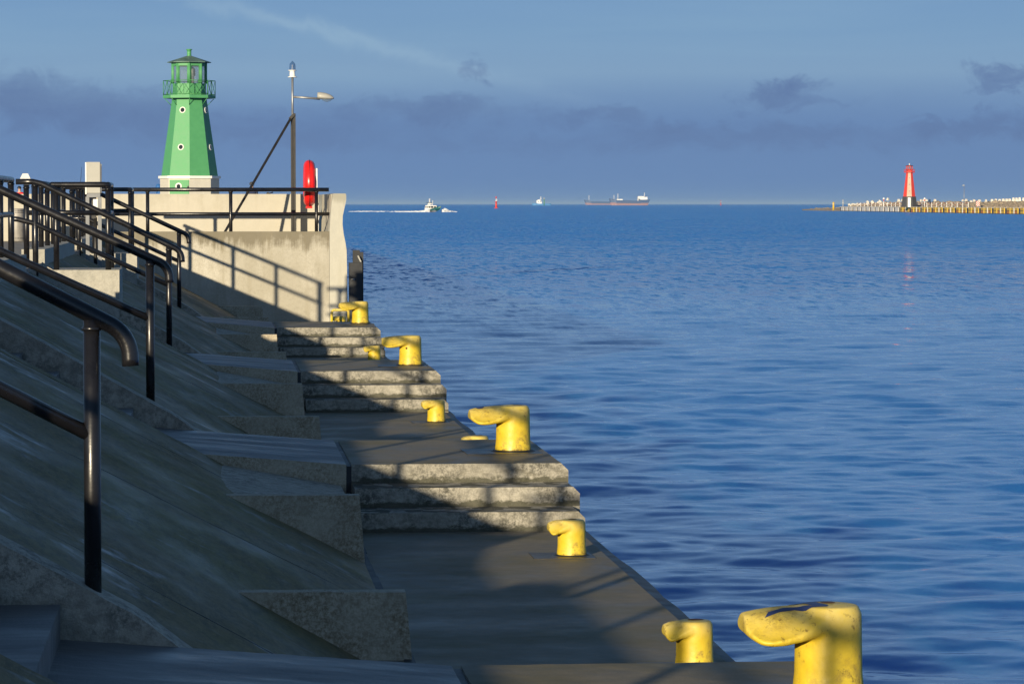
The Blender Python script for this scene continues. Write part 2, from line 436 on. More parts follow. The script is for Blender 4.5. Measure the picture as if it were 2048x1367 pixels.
# cross walls
tri = 'low concrete cross wall with a level top on the slope'
for k in range(4):
    for (fy, zt, xr, nm) in ((FN1[k], .36 if k == 0 else .40, 1.03, 0), (FN2[k], .455, 1.0, 1)):
        w = MB(); w.hull([(-.35, fy, -.2), (xr+.05, fy-.05, -.2), (xr, fy, zt), (-.35, fy, zt+.01)],
                         [(-.35, fy+.13, -.2), (xr+.05, fy+.13, -.2), (xr, fy+.13, zt), (-.35, fy+.13, zt+.01)]); w.bevel(.016); w.worn(.003, .05)
        tag(w.build('cross_wall', 'fin'), [['wide triangular cross wall at the bottom, right beside the nearest low deck',
             'triangular cross wall just in front of the middle lit steps'],
            ['triangular cross wall beside the second low deck, farther of its pair from the steps',
             'tall triangular cross wall touching the third set of steps'],
            ['triangular cross wall beside the third low deck, lower of its pair',
             'triangular cross wall with a small sunlit corner beside the farthest steps'],
            ['low cross wall at the foot of the end wall, nearer of the pair',
             'low cross wall at the foot of the end wall, farther of the pair']][k][nm], 'retaining wall', 'cross walls on the embankment')

# promenade, kerbs
p = MB(); p.box(-40, XP-.02, -20, 68.5, .5, PZ)
p.box(XP-.02, 2.36, 65.28, 68.5, .5, PZ-.001)
prom = tag(p.build('promenade', 'paving'), 'paved promenade above the slope', kind='structure')
m_ = MB(); m_.box(-14, 2.5, 68.85, 260, -2, PZ)
tag(m_.build('mole', 'paving'), 'surface of the mole behind the sea wall', kind='structure')
KS = [(-4, FR[0]-.02), (BK[0]+.22, FR[1]-.02), (BK[1]+.22, FR[2]-.02), (BK[2]+1.45, FR[3]-.02), (BK[3]+.22, 64.97)]
klab = ['concrete kerb along the promenade edge beside the viewer', 'concrete kerb on the promenade edge after the nearest stairs', 'concrete kerb on the promenade edge ending before the third stairs',
        'concrete kerb on the promenade edge between the two landing blocks', 'concrete kerb on the promenade edge running up to the end wall']
for (a, b), lb in zip(KS, klab):
    q = MB(); q.box(XP-.30, XP, a, b, 1.3, 1.83); q.bevel(.02)
    tag(q.build('kerb', 'kerb'), lb, 'kerb', 'kerbs along the promenade edge')
# landing blocks
for k in (2, 3):
    y = BK[k]-.08
    q = MB(); q.box(XP-.2, -1.14 if k == 2 else -1.22, y, y+1.5, .6, 1.59); q.bevel(.035, 3)
    tag(q.build('landing_block', 'kerb'), ['square concrete landing block with two patches of sun on its face', 'farther square concrete landing block behind the first one'][k-2], 'landing block', 'landing blocks at the stair heads')

# ------------------------------------------------------------------ railings
RT = .0365
def rail_thing(label, tops, mids, posts, group, r=RT, rp=None, seg=16):
    o = thing('railing', label, 'railing', posts[0][:3], 0, group)
    off = Vector(posts[0][:3])
    for path in tops: MB().tube([Vector(p)-off for p in path], r, seg).build('handrail', 'steel', o)
    for path in mids: MB().tube([Vector(p)-off for p in path], r*.9, seg).build('mid_rail', 'steel', o)
    for (x, y, z0, z1) in posts:
        t = MB(); t.tube([Vector((x, y, z0-.08))-off, Vector((x, y, z1))-off], rp or r, seg)
        t.lathe([(r*1.16, z1-off.z-.045), (r*1.16, z1-off.z-.03)], (x-off.x, y-off.y, 0), seg)
        t.build('post', 'steel', o)
    return o
SL = [.52, .46, .486, .47]; TOPZ = [1.946, 1.969, 1.904, 1.975]
slab_ = ['nearest black stair handrail in the lower left with a hooked end', 'second black stair handrail from the viewer, its hook above the second flight', 'third black stair handrail, bending down from a level top', 'farthest black stair handrail ending against the sunlit end wall']
for k in range(4):
    y = RY[k]; xp = -.505 if k < 2 else -.515; zt = TOPZ[k]; s = SL[k]
    zb = (2.70-zt)/s
    top = [(-2.42, y, 2.70), (xp-zb-.06, y, 2.70), (xp-zb+.05, y, 2.675), (xp, y, zt), (xp+.085, y, zt-.085*s)]
    cx, cz = xp+.085, zt-.085*s
    for a in range(1, 8):
        th = R(26) + (R(88)-R(26))*a/7
        cx += .0245*math.cos(th); cz -= .0245*math.sin(th); top.append((cx, y, cz))
    top.append((cx+.002, y, cz-.03))
    mid = [(-2.42, y, 2.70-.515), (xp-zb-.06, y, 2.70-.515), (xp-zb+.05, y, 2.675-.515), (xp-.01, y, zt-.515+.01*s)]
    if k == 2: mid = [(-2.5, y, 2.24), (-2.4, y, 2.23), (-2.2, y, 2.18), (xp-.01, y, zt-.5)]
    rail_thing(slab_[k], [top], [mid], [(xp, y, .62, zt-.02), (-2.18, y, 1.35, 2.69)], 'stair handrails')
# kerb railings
kr = [(-3.6, FR[0]-.5, 'black promenade railing beside the viewer'), (BK[0]+.9, FR[1]-.5, 'black promenade railing between the two nearest stairs'),
      (BK[1]+.9, FR[2]-.35, 'black promenade railing whose end reaches the left edge of the photo'), (BK[2]+1.7, FR[3]-.4, 'black promenade railing receding between the landing blocks'),
      (BK[3]+.3, 64.7, 'black promenade railing receding towards the grey cabinet')]
for a, b, lb in kr:
    n = max(2, round((b-a)/1.95)); X = XP-.15
    ps = [(X, a+.12+(b-a-.24)*i/n, 1.80, 2.69) for i in range(n+1)]
    rail_thing(lb, [[(X, a, 2.70), (X, b, 2.70)]], [[(X, a, 2.30), (X, b, 2.30)]], ps, 'promenade railings', seg=12)
# landing block guards
for k in (2, 3):
    y = BK[k]+.02; xr = -1.28 if k == 2 else -1.33; z = 2.665
    dx = .05
    top = [(-2.05, y, z-.10), (-2.03, y, z-.04), (-1.98, y, z), (xr-dx, y, z), (xr-.015, y, z-.004), (xr, y+.02, z), (xr, y+1.25, z)]
    mid = [(-2.28, y+.02, 2.31), (xr, y, 2.31), (xr, y+1.25, 2.31)]
    rail_thing(['black guard rail on the nearer landing block', 'black guard rail on the farther landing block'][k-2], [top], [mid],
        [(-1.93, y, 1.58, z-.02), (xr, y, 1.58, z-.02), (xr, y+1.25, 1.58, z-.02), (-2.32, y+.3, 1.7, z)], 'guard rails on the landing blocks', seg=12)
# terrace railing
y = 65.6
rail_thing('long level black railing on top of the sunlit end wall', [[(-2.3, y, 2.71), (2.39, y, 2.71)]], [[(-2.3, y, 2.22), (2.40, y, 2.22)]],
    [(x, y, PZ, 2.70) for x in (-1.24, .42, 2.14)], 'terrace railing', r=.04, rp=.036)

# ------------------------------------------------------------------ end wall and sea wall
w = MB(); w.box(-2.18, 2.375, 65.0, 65.27, -.4, 1.872); w.bevel(.012)
tag(w.build('end_wall', 'wall'), 'low stained concrete wall across the quay end carrying railing shadows', 'wall')
sw = thing('sea_wall', 'tall cream sea wall behind the terrace ending in a curved pillar by the water', 'wall', (0, 65, 0))
w = MB(); w.box(-14, 2.28, 3.5, 3.8, .4, 2.63); w.bevel(.02); w.build('wall_face', 'cream', sw)
right = [(2.70, 2.63), (2.715, 2.60), (2.715, 2.50), (2.675, 2.32), (2.645, 2.18), (2.64, 2.02), (2.66, 1.84), (2.70, 1.64), (2.72, 1.50), (2.735, .6), (2.735, -.6)]
left = [(2.38, -.6), (2.38, 1.87), (2.40, 2.2), (2.44, 2.60), (2.46, 2.63)]
w = MB(); w.prism_y(left + right, .0, 190)
for f in w.bm.faces: f.smooth = False
w.bevel(.012, 2, 25); w.build('curved_pillar', 'pillar', sw)
w = MB(); w.hull([(2.30, 3.6, .4), (2.381, .3, .4), (2.40, .3, 2.2), (2.43, .3, 2.62), (2.36, 3.6, 2.62)], [(2.5, 3.6, .4), (2.5, .3, .4), (2.5, .3, 2.2), (2.5, .3, 2.62), (2.5, 3.6, 2.62)])
w.build('return_face', 'cream', sw)

# fender on the wall end
fd = thing('quay_fender', 'black rubber quay fender with shiny bolts at the end of the wall', 'fender', (2.9, 64.9, -1))
b = MB(); b.box(-.13, .13, 0, .28, -.6, 2.25); b.bevel(.03); b.build('fender_panel', 'rubber', fd)
b = MB(); b.box(-.05, .09, .24, .34, 2.0, 2.50); b.box(.09, .155, .1, .4, -.4, 2.46); b.bevel(.02); b.build('back_plate', 'rubber', fd)
for z in (1.98, 1.5, 1.0):
    b = MB(); b.tube([(-.10, -.03, z-.06), (-.02, -.035, z-.06)], .012, 8); b.build('bolt', 'galv', fd)
b = MB(); b.obox((.07, -.01, 2.33), (.012, 0, .006), (0, .01, 0), (-.03, 0, .06)); b.build('bracket', 'cab', fd)

# ------------------------------------------------------------------ lamp post
lp = thing('lamp_post', 'slender signal lamp post with black braced base and street light arm', 'lamp post', at(587, 480, 68.0))
L0 = lp.location.copy()
def Lp(px, py, y=68.0): return at(px, py, y) - L0
zt = Lp(587, 227).z
b = MB()
b.box(-.05, -.012, -.05, .05, -.2, zt-.04); b.box(.012, .05, -.05, .05, -.2, zt); b.box(-.012, .012, -.03, .03, -.2, zt-.06)
for z in (.5, 1.2): b.box(-.05, .05, -.056, -.05, z, z+.02)
b.build('base_channel', 'black', lp)
b = MB(); b.tube([(-.012, 0, zt-.25), (-.012, 0, Lp(587, 154).z)], .024, 14); b.build('pole', 'galv', lp)
b = MB(); f0 = at(438, 484, 66.0)-L0; f1 = Lp(582, 236, 67.95)
dv = (f1-f0); sd = dv.cross(Vector((0, 1, 0))).normalized()
b.obox((f0+f1)/2, dv/2, sd*.026, Vector((0, .022, 0))); b.obox(f1+Vector((.02, 0, .03)), (.05, 0, .05), (.02, 0, -.02), (0, .03, 0))
b.build('brace', 'black', lp)
b = MB(); a0, a1 = Lp(587, 194), Lp(640, 198); b.tube([a0, (a0+a1)/2+Vector((0, 0, .004)), a1], .024, 12); b.build('arm', 'galv', lp)
h = MB(); c = Lp(651, 194.5)
for rr in (1,):
    rows = []
    for i, (u, ry, zu, zd) in enumerate([(-.17, .07, .05, -.02), (-.165, .085, .085, -.04), (-.10, .10, .095, -.05), (0, .105, .09, -.05), (.09, .09, .07, -.04), (.15, .06, .035, -.025), (.18, .02, .0, -.015)]):
        rows.append([c + Vector((u, ry*math.cos(t), (zu if math.sin(t) > 0 else -zd)*math.sin(t) - .10*u)) for t in [2*math.pi*q/18 for q in range(18)]])
    h.rings(rows)
lh = h.build('lamp_head', 'cab', lp)
h = MB(); rows = []
for (u, ry, zd) in [(-.08, .05, -.055), (-.05, .085, -.085), (.03, .09, -.10), (.10, .07, -.075), (.15, .03, -.03)]:
    rows.append([c + Vector((u, ry*math.cos(t), zd*math.sin(t)*1.0 - .10*u)) for t in [math.pi*q/12 for q in range(13)]])
h.rings(rows, cap=False, close=False); h.build('diffuser', 'pane', lh)
zl = Lp(587, 155).z
b = MB(); b.lathe([(.095, zl), (.10, zl+.012), (.06, zl+.022), (.055, zl+.13), (.06, zl+.135), (.088, zl+.14), (.088, zl+.152), (.04, zl+.154)], (-.012, 0, 0), 20); sl = b.build('signal_lantern', 'white', lp)
b = MB(); b.lathe([(.066, zl+.155), (.064, zl+.21), (.058, zl+.28), (.002, zl+.345)], (-.012, 0, 0), 8, smooth=False); b.build('lens', 'lens', sl)
b = MB(); b.lathe([(.022, zl+.155), (.022, zl+.2), (.014, zl+.21), (.018, zl+.25), (.004, zl+.27)], (-.012, 0, 0), 10); b.build('bulb', 'white', sl)

# lifebuoy seen edge on
c = at(618.5, 366.5, 66.4)
lb = thing('lifebuoy', 'bright red lifebuoy seen edge-on hanging on a thin white board', 'lifebuoy', c)
b = MB(); N = 48; rows = []
for i in range(N):
    a = 2*math.pi*i/N; ca, sa = math.cos(a), math.sin(a); ring = []
    for q in range(16):
        t = 2*math.pi*q/16
        rad = .36 + .115*math.cos(t); ring.append((.115*math.sin(t), rad*ca, rad*sa))
    rows.append(ring)
rows.append(rows[0]); b.rings(rows, cap=False); b.build('ring', 'red', lb)
b = MB(); b.lathe([(.30, -.1), (.33, -.05), (.33, .05), (.30, .1)], (0, 0, 0), 32)
o = b.build('case_disc', 'red', lb); o.rotation_euler = (0, R(90), 0)
b = MB()
for i in range(40):
    a = 2*math.pi*i/40; a2 = 2*math.pi*(i+1)/40
    b.tube([(.0, .477*math.cos(a), .477*math.sin(a)), (.0, .477*math.cos(a2), .477*math.sin(a2))], .006, 6)
b.build('grab_rope', 'rubber', lb)
b = MB(); b.box(-.07, .06, -.07, .07, -.51, -.465); b.bevel(.015); b.build('bracket', 'red', lb)
b = MB(); b.box(.125, .155, -.33, .33, -.42, .30); b.bevel(.006); b.build('board', 'white', lb)
b = MB(); b.box(.13, .19, .02, .08, PZ-c.z-.05, -.40); b.build('post', 'white', lb)

# ------------------------------------------------------------------ bollards
def bollard_mesh(name, rc, hgt, tip, wid):
    b = MB(); n = 40
    b.lathe([(rc*1.09, 0), (rc*1.05, .03*hgt/.37), (rc*1.0, hgt*.25), (rc*.985, hgt*.6), (rc*.97, hgt*.9), (rc*.86, hgt*.985), (rc*.4, hgt*1.0)], seg=n)
    H = hgt
    L = tip-rc
    S = [(.85*rc, .40*rc, .76*H, .90*H), (.4*rc, .86*rc, .64*H, .985*H), (-.3*rc, 1.02*rc, .64*H, 1.0*H), (-rc, wid*.88, .65*H, .99*H),
         (-rc-L*.3, wid*.97, .635*H, .98*H), (-rc-L*.55, wid, .635*H, .965*H), (-rc-L*.76, wid*.95, .65*H, .945*H), (-rc-L*.92, wid*.76, .685*H, .925*H), (-tip, wid*.52, .715*H, .91*H)]
    rows = []
    for x, wy, z0, z1 in S:
        ring = []
        for q in range(28):
            t = 2*math.pi*q/28; cs, sn = math.cos(t), math.sin(t)
            yy = wy*math.copysign(abs(cs)**.8, cs); zc = (z0+z1)/2; zh = (z1-z0)/2
            zz = zc + zh*math.copysign(abs(sn)**.75, sn)
            zz -= (.13 + .30*max(0, sn))*H*(abs(yy)/wid)**2*(1 if x < -.5*rc else .25)*(1 if yy < 0 else .7)      # lobes droop at both sides
            ring.append((x, yy, zz))
        rows.append(ring)
    b.rings(rows)
    bmesh.ops.recalc_face_normals(b.bm, faces=b.bm.faces[:])
    me = bpy.data.meshes.new(name); b.bm.to_mesh(me); b.bm.free()
    o = bpy.data.objects.new('tmp', me); COL.objects.link(o)
    r = o.modifiers.new('r', 'REMESH'); r.mode = 'VOXEL'; r.voxel_size = rc/18; r.use_smooth_shade = True
    s = o.modifiers.new('s', 'SMOOTH'); s.factor = .5; s.iterations = 9
    dg = bpy.context.evaluated_depsgraph_get(); dg.update()
    me2 = bpy.data.meshes.new_from_object(o.evaluated_get(dg)); me2.name = name
    bpy.data.objects.remove(o)
    for p in me2.polygons: p.use_smooth = True
    me2.materials.clear(); me2.materials.append(M['yellow'])
    return me2
big_me = bollard_mesh('bollard_body', .138, .375, .355, .205)
small_me = bollard_mesh('bollard_body', .098, .252, .165, .13)
def project_mark(me, polys, name, mat, parent):
    bvh = BVHTree.FromPolygons([v.co for v in me.vertices], [p.vertices[:] for p in me.polygons])
    bm = bmesh.new()
    for poly in polys:
        bm.faces.new([bm.verts.new((x, y, 0)) for x, y in poly])
    bmesh.ops.triangulate(bm, faces=bm.faces[:])
    bmesh.ops.subdivide_edges(bm, edges=bm.edges[:], cuts=5, use_grid_fill=True)
    bmesh.ops.triangulate(bm, faces=bm.faces[:])
    for v in bm.verts:
        h = bvh.ray_cast(Vector((v.co.x, v.co.y, 2)), Vector((0, 0, -1)))
        v.co.z = (h[0].z if h[0] else .3) + .0025
    for f in bm.faces:
        f.smooth = True
        if f.normal.z < 0: f.normal_flip()
    m2 = bpy.data.meshes.new(name); bm.to_mesh(m2); bm.free(); m2.materials.append(M[mat])
    o = bpy.data.objects.new(name, m2); COL.objects.link(o); o.parent = parent
    return o
def ellipse(cx, cy, rx, ry, n=18): return [(cx+rx*math.cos(2*math.pi*i/n), cy+ry*math.sin(2*math.pi*i/n)) for i in range(n)]
def bollard(me, label, loc, small, rz=0):
    o = thing('mooring_bollard', label, 'bollard', loc, rz, 'small yellow bollards on the low decks' if small else 'large yellow bollards on the raised platforms')
    bo = bpy.data.objects.new('bollard_body', me); COL.objects.link(bo); bo.parent = o
    k = .7 if small else 1
    b = MB(); b.box(-.40*k, .20*k, -.30*k, .26*k, -.03, .005); b.build('base_plate', 'plate', o)
    b = MB(); rr = .15*k
    b.lathe([(rr*1.22, .004), (rr*1.12, .010*k), (rr*1.06, .018*k)], (0, 0, 0), 32); b.build('base_ring', 'rubber', o)
    return o
bb = []
for k, (x, y) in enumerate(((2.483, 12.9), (2.42, 25.95), (2.452, 39.9), (2.485, 54.0))):
    o = bollard(big_me, ['largest yellow mooring bollard in the bottom right corner with a blue 7 painted on top', 'big yellow mooring bollard in the middle of the quay above the lit steps',
        'big yellow mooring bollard on the third platform with a dark hole under its cap', 'farthest big yellow mooring bollard, before the black fender'][k], (x, y, HB), False, [0, R(2), R(-3), R(4)][k])
    bb.append(o)
seven = [[(-.275, -.085), (-.255, -.055), (-.19, -.030), (-.11, -.035), (-.075, -.045), (-.115, .040), (-.155, .040), (-.155, .066), (.02, .076), (.03, .048), (-.050, .045), (-.012, -.060), (-.025, -.088), (-.085, -.080), (-.15, -.060), (-.21, -.065)]]
project_mark(big_me, seven, 'number_mark', 'mark', bb[0])
project_mark(big_me, [ellipse(.0, .015, .030, .028)], 'rust_ring', 'rust', bb[0])
project_mark(big_me, [ellipse(-.27, .0, .035, .05), ], 'number_mark', 'mark', bb[1])
project_mark(big_me, [[(-.16, .02), (-.09, .02), (-.07, .07), (-.14, .07)]], 'number_mark', 'mark', bb[1])
project_mark(big_me, [[(.0, -.04), (.07, -.05), (.05, .03), (-.01, .04)]], 'number_mark', 'mark', bb[1])
b = MB(); b.sphere((-.05, -.133, .22), .012, 2); b.build('hole', 'rust', bb[2])
sb = []
for k, (x, y) in enumerate(((2.515, 16.75), (2.476, 22.2), (2.504, 30.35), (2.499, 36.0), (2.51, 49.9), (2.53, 63.1))):
    o = bollard(small_me, ['small yellow bollard beside the largest one, rust stain on top', 'small yellow bollard on the nearest low deck before the lit steps', 'small yellow bollard whose pale cap peeks over the edge behind the middle platform',
        'small yellow bollard on the second low deck before the third steps', 'small yellow bollard on the third low deck, left of the third big one', 'small yellow bollard behind the yellow hoop at the end wall'][k], (x, y, 0), True, R(rnd.uniform(-4, 4)))
    sb.append(o)
    project_mark(small_me, [ellipse(.005, .0, .03+.012*(k == 0), .03)], 'rust_ring', 'rust', o)
b = MB()
hx = at(680, 630, 62.6); x0, x1 = at(663.5, 630, 62.6).x, at(697.5, 630, 62.6).x; ztp = .385
pth = [(x0, 62.6, -.05), (x0, 62.6, ztp-.06)] + [(x0+.05-.05*math.cos(a), 62.6, ztp-.05+.05*math.sin(a)) for a in (R(20), R(45), R(70), R(90))]
pth += [(x1-.05+.05*math.sin(a), 62.6, ztp-.05+.05*math.cos(a)) for a in (0, R(20), R(45), R(70), R(90))] + [(x1, 62.6, -.05)]
b.tube(pth, .026, 12)
tag(b.build('ladder_hoop', 'yellow'), 'yellow pipe hoop of a ladder head by the end wall', 'ladder hoop')

# ------------------------------------------------------------------ lighthouses
def octo(r, z, rot, n=8): return [(r*math.sin(rot+2*math.pi*i/n), -r*math.cos(rot+2*math.pi*i/n), z) for i in range(n)]
def lighthouse(name, label, loc, rot, S, cols):
    """S: dict of (radius, z) in metres"""
    t = thing(name, label, 'lighthouse', loc)
    b = MB(); b.hull(octo(S['base'][0], 0, rot), octo(S['base'][1], S['zb'], rot)); base = b.build('base', cols['base'], t)
    if 'corn' in S:
        b = MB(); b.hull(octo(S['corn'], S['zb'], rot), octo(S['corn'], S['zb']+S['ct'], rot)); b.build('cornice', 'white', t)
    z0 = S['zb'] + S.get('ct', 0)
    b = MB(); b.hull(octo(S['t0'], z0, rot), octo(S['t1'], S['zg'], rot))
    tw = b.build('tower', cols['tower'], t)
    if len(cols['tower']) > 1 and isinstance(cols['tower'], list):
        for p in tw.data.polygons:
            n = p.normal; p.material_index = 1 if (n.x*-.213 + n.y*-.977) > .93 else 0
    b = MB(); b.hull(octo(S['gr'], S['zg'], rot), octo(S['gr'], S['zg']+S['gt'], rot)); b.build('gallery', cols['gal'], t)
    b = MB()
    for i in range(8):
        a = rot+2*math.pi*i/8; dx, dy = math.sin(a), -math.cos(a)
        k = S['t1'] + (S['t0']-S['t1'])*S['br']/(S['zg']-z0)
        b.tube([(dx*S['gr']*.93, dy*S['gr']*.93, S['zg']-.02), (dx*k*.99, dy*k*.99, S['zg']-S['br'])], S['br']*.05, 6)
    b.build('bracket', cols['dark'], t)
    b = MB(); rr = octo(S['gr']*.985, 0, rot); ztp, zbt = S['zr'], S['zg']+S['gt']; rt = S['rt']
    for i in range(8):
        p, q = Vector(rr[i]), Vector(rr[(i+1) % 8])
        for z in (ztp, zbt + .06*(ztp-zbt)): b.tube([p+Vector((0, 0, z)), q+Vector((0, 0, z))], rt*1.3, 5)
        b.tube([p+Vector((0, 0, zbt)), p+Vector((0, 0, ztp))], rt*1.3, 5)
        for u in range(2):
            a0 = p.lerp(q, u/2); a1 = p.lerp(q, (u+1)/2)
            b.tube([a0+Vector((0, 0, zbt)), a1+Vector((0, 0, ztp))], rt*.8, 4); b.tube([a1+Vector((0, 0, zbt)), a0+Vector((0, 0, ztp))], rt*.8, 4)
        m = p.lerp(q, .5); b.tube([m+Vector((0, 0, zbt)), m+Vector((0, 0, ztp))], rt*.9, 5)
    b.build('gallery_railing', cols['dark'], t)
    zl0, zl1, lr = S['zg']+S['gt'], S['ze'], S['lr']
    zs = zl0 + (zl1-zl0)*S['sill']
    b = MB(); b.hull(octo(lr, zl0, rot), octo(lr, zs, rot)); b.hull(octo(lr*1.02, zl1-.10*(zl1-zl0), rot), octo(lr*1.02, zl1, rot))
    q = octo(lr, 0, rot)
    for i in range(8):
        p, p2 = Vector(q[i]), Vector(q[(i+1) % 8]); u = (p2-p)
        b.tube([p+Vector((0, 0, zs)), p+Vector((0, 0, zl1))], lr*.075, 6)
        for f in (.13, .87):
            m = p+u*f; b.tube([m*.985+Vector((0, 0, zs)), m*.985+Vector((0, 0, zl1))], lr*.04, 5)
    lan = b.build('lantern_room', cols['lan'], t)
    b = MB(); b.hull(octo(lr*.955, zs, rot), octo(lr*.955, zl1-.08*(zl1-zl0), rot), cap=False); b.build('glazing', 'pane', lan)
    b = MB(); b.lathe([(lr*.10, zs-.1), (lr*.10, zs+(zl1-zs)*.35), (lr*.18, zs+(zl1-zs)*.4), (lr*.16, zs+(zl1-zs)*.7), (lr*.05, zs+(zl1-zs)*.8)], (lr*.2, 0, 0), 10); b.build('beacon', 'grey', lan)
    b = MB(); b.rings([octo(S['er'], zl1, rot), octo(S['er']*1.0, zl1+S['rh']*.10, rot), octo(S['er']*.55, zl1+S['rh']*.55, rot), octo(S['er']*.10, zl1+S['rh'], rot)], smooth=False)
    roof = b.build('roof', cols['roof'], t)
    z = zl1+S['rh']; u = S['vr']; hh = S['vh']
    b = MB(); b.lathe([(u*1.25, z-.02), (u, z+hh*.1), (u, z+hh*.25), (u*1.1, z+hh*.28), (u, z+hh*.32), (u*1.05, z+hh*.85), (u*1.5, z+hh*.88), (u*1.5, z+hh*.96), (u*.9, z+hh)], seg=14); b.build('vent', cols['vent'], roof)
    return t, z0
def face_pt(S, z0, rot, facet, z, u=0):
    """point and frame on a tower facet centre (facet angle from -y axis), u sideways"""
    f = (z-z0)/(S['zg']-z0); r = (S['t0'] + (S['t1']-S['t0'])*f)*math.cos(math.pi/8)
    a = facet; n = Vector((math.sin(a), -math.cos(a), 0)); s = Vector((math.cos(a), math.sin(a), 0))
    tilt = (S['t0']-S['t1'])*math.cos(math.pi/8)/(S['zg']-z0)
    nn = (n + Vector((0, 0, tilt))).normalized(); up = nn.cross(s)*-1
    if up.z < 0: up = -up
    return n*r + s*u + Vector((0, 0, z)), nn, s, up
GY = 140.0
g0 = at(379.5, 400, GY); zz = lambda py: at(380, py, GY).z - PZ
k = GY/6500
S = dict(base=(58.5*k, 58.5*k), zb=zz(357), corn=62*k, ct=5*k, t0=56*k, t1=34*k, zg=zz(197), gr=52*k, gt=6*k, br=14*k, zr=zz(162), rt=.55*k, lr=33*k, ze=zz(126), sill=.36, er=43.5*k, rh=14*k, vr=4.2*k, vh=13.5*k)
rot = R(0.5)
gl, z0 = lighthouse('green_lighthouse', 'green octagonal lighthouse with white base behind the sea wall', (g0.x, GY, PZ), rot, S, dict(base='offwhite', tower='green', gal='green', dark='dgreen', lan='green', roof='roofm', vent='green'))
for fa in (-22.5, 67.5):
    for py in (221, 295):
        c, nn, s, up = face_pt(S, z0, rot, rot+R(fa), zz(py), 0)
        b = MB(); rows = []
        for r_, o_ in ((6.2*k, -.02), (6.2*k, .03), (4.5*k, .03), (4.4*k, .0)):
            rows.append([c+nn*o_+(s*math.cos(a)+up*math.sin(a))*r_ for a in [2*math.pi*i/24 for i in range(24)]])
        b.rings(rows, cap=False); ph = b.build('porthole', 'white', gl)
        b = MB(); b.face([c+nn*.012+(s*math.cos(a)+up*math.sin(a))*4.5*k for a in [2*math.pi*i/24 for i in range(24)]]); b.build('pane', 'glassd', ph)
fa = rot+R(-22.5); n = Vector((math.sin(fa), -math.cos(fa), 0)); s = Vector((math.cos(fa), math.sin(fa), 0)); rb = 58.5*k*math.cos(math.pi/8)
b = MB(); zc = zz(360)/2; b.obox(n*(rb+.02)+s*.02+Vector((0, 0, zc)), s*.44, n*.03, (0, 0, zc)); dr = b.build('door', 'green', gl)
b = MB(); c = n*(rb+.055)+Vector((0, 0, zz(373))); rows = []
for r_, o_ in ((7*k, -.01), (7*k, .03), (4.3*k, .03), (4.2*k, .0)):
    rows.append([c+n*o_+(s*math.cos(a)+Vector((0, 0, 1))*math.sin(a))*r_ for a in [2*math.pi*i/20 for i in range(20)]])
b.rings(rows, cap=False); b.build('porthole', 'white', dr)
b = MB(); b.face([c+n*.01+(s*math.cos(a)+Vector((0, 0, 1))*math.sin(a))*4.3*k for a in [2*math.pi*i/20 for i in range(20)]]); b.build('pane', 'glassd', dr)
b = MB(); b.obox(n*(rb+.06)+s*.43+Vector((0, 0, zc*1.62)), s*.03, n*.02, (0, 0, .08)); b.build('hinge', 'rubber', dr)

# ------------------------------------------------------------------ things on the promenade
cb = thing('control_cabinet', 'pale grey control cabinet raised on an open metal frame', 'cabinet', at(188, 500, 54.2))
c0 = cb.location.copy(); u = 54.2/6500
b = MB(); b.box(-13*u, 13*u, -.12, .16, at(0, 386, 54.2).z-c0.z, at(0, 324, 54.2).z-c0.z); b.bevel(.008); bx = b.build('cabinet_box', 'cab', cb)
b = MB(); zt0, zb0 = at(0, 324, 54.2).z-c0.z, at(0, 386, 54.2).z-c0.z
b.box(-16*u, -13.3*u, -.13, .16, zb0-.02, zt0-.005); b.build('side_panel', 'white', bx)
b = MB(); b.box(13.4*u, 15.5*u, -.10, .16, zb0, zt0-.03); b.box(14*u, 16.5*u, -.13, -.10, zt0-.06, zt0-.035); b.build('hinge_side', 'grey', bx)
b = MB()
for sx in (-1, 1): b.box(sx*12*u-.03, sx*12*u+.03, -.10, -.04, -.6, zb0-.06); b.box(sx*12*u-.02, sx*12*u+.02, .08, .13, -.6, zb0)
b.box(-13*u, 13*u, -.11, .14, zb0-.07, zb0-.005); b.build('stand', 'grey', cb)
b = MB(); b.box(-4*u, 5*u, -.06, .04, zb0-.42, zb0-.12); b.bevel(.01); b.build('meter_box', 'black', cb)
b = MB(); b.box(-1*u, 8*u, -.08, -.062, zb0-.28, zb0-.10); b.build('notice', 'white', cb)
b = MB(); b.tube([(3*u, 0, zb0-.4), (3*u, 0, -.6)], .03, 8); b.build('conduit', 'black', cb)

tb = thing('litter_bin', 'round perforated steel litter bin before the sea wall', 'bin', (at(35, 480, 66.5).x, 66.5, PZ))
b = MB(); b.lathe([(.135, .02), (.14, .03), (.14, .66), (.13, .68), (.12, .68), (.12, .05)], seg=28); b.build('bin_body', 'steelbin', tb)
b = MB()
for z in (.60, .64, .08):
    for i in range(28):
        a = 2*math.pi*i/28; b.obox((math.cos(a)*.1405, math.sin(a)*.1405, z), (-math.sin(a)*.008, math.cos(a)*.008, 0), (math.cos(a)*.002, math.sin(a)*.002, 0), (0, 0, .010))
b.build('perforation', 'rubber', tb)
bn = thing('bench', 'small bench with pale slats behind the railing posts', 'bench', (at(158, 480, 67).x, 67, PZ))
for i in range(3):
    b = MB(); b.box(-.20+.135*i, -.08+.135*i, -.3, .3, .66, .70); b.bevel(.012); b.build('slat', 'cab', bn)
for sy in (-.22, .22):
    b = MB(); b.box(-.18, .18, sy-.02, sy+.02, 0, .65); b.build('leg', 'black', bn)
gb = thing('gabled_box', 'small white box with a gabled roof on a post behind the railing', 'box', (at(51, 358, 80).x, 80, PZ))
zr = at(0, 358, 80).z-PZ; zr2 = at(0, 347, 80).z-PZ
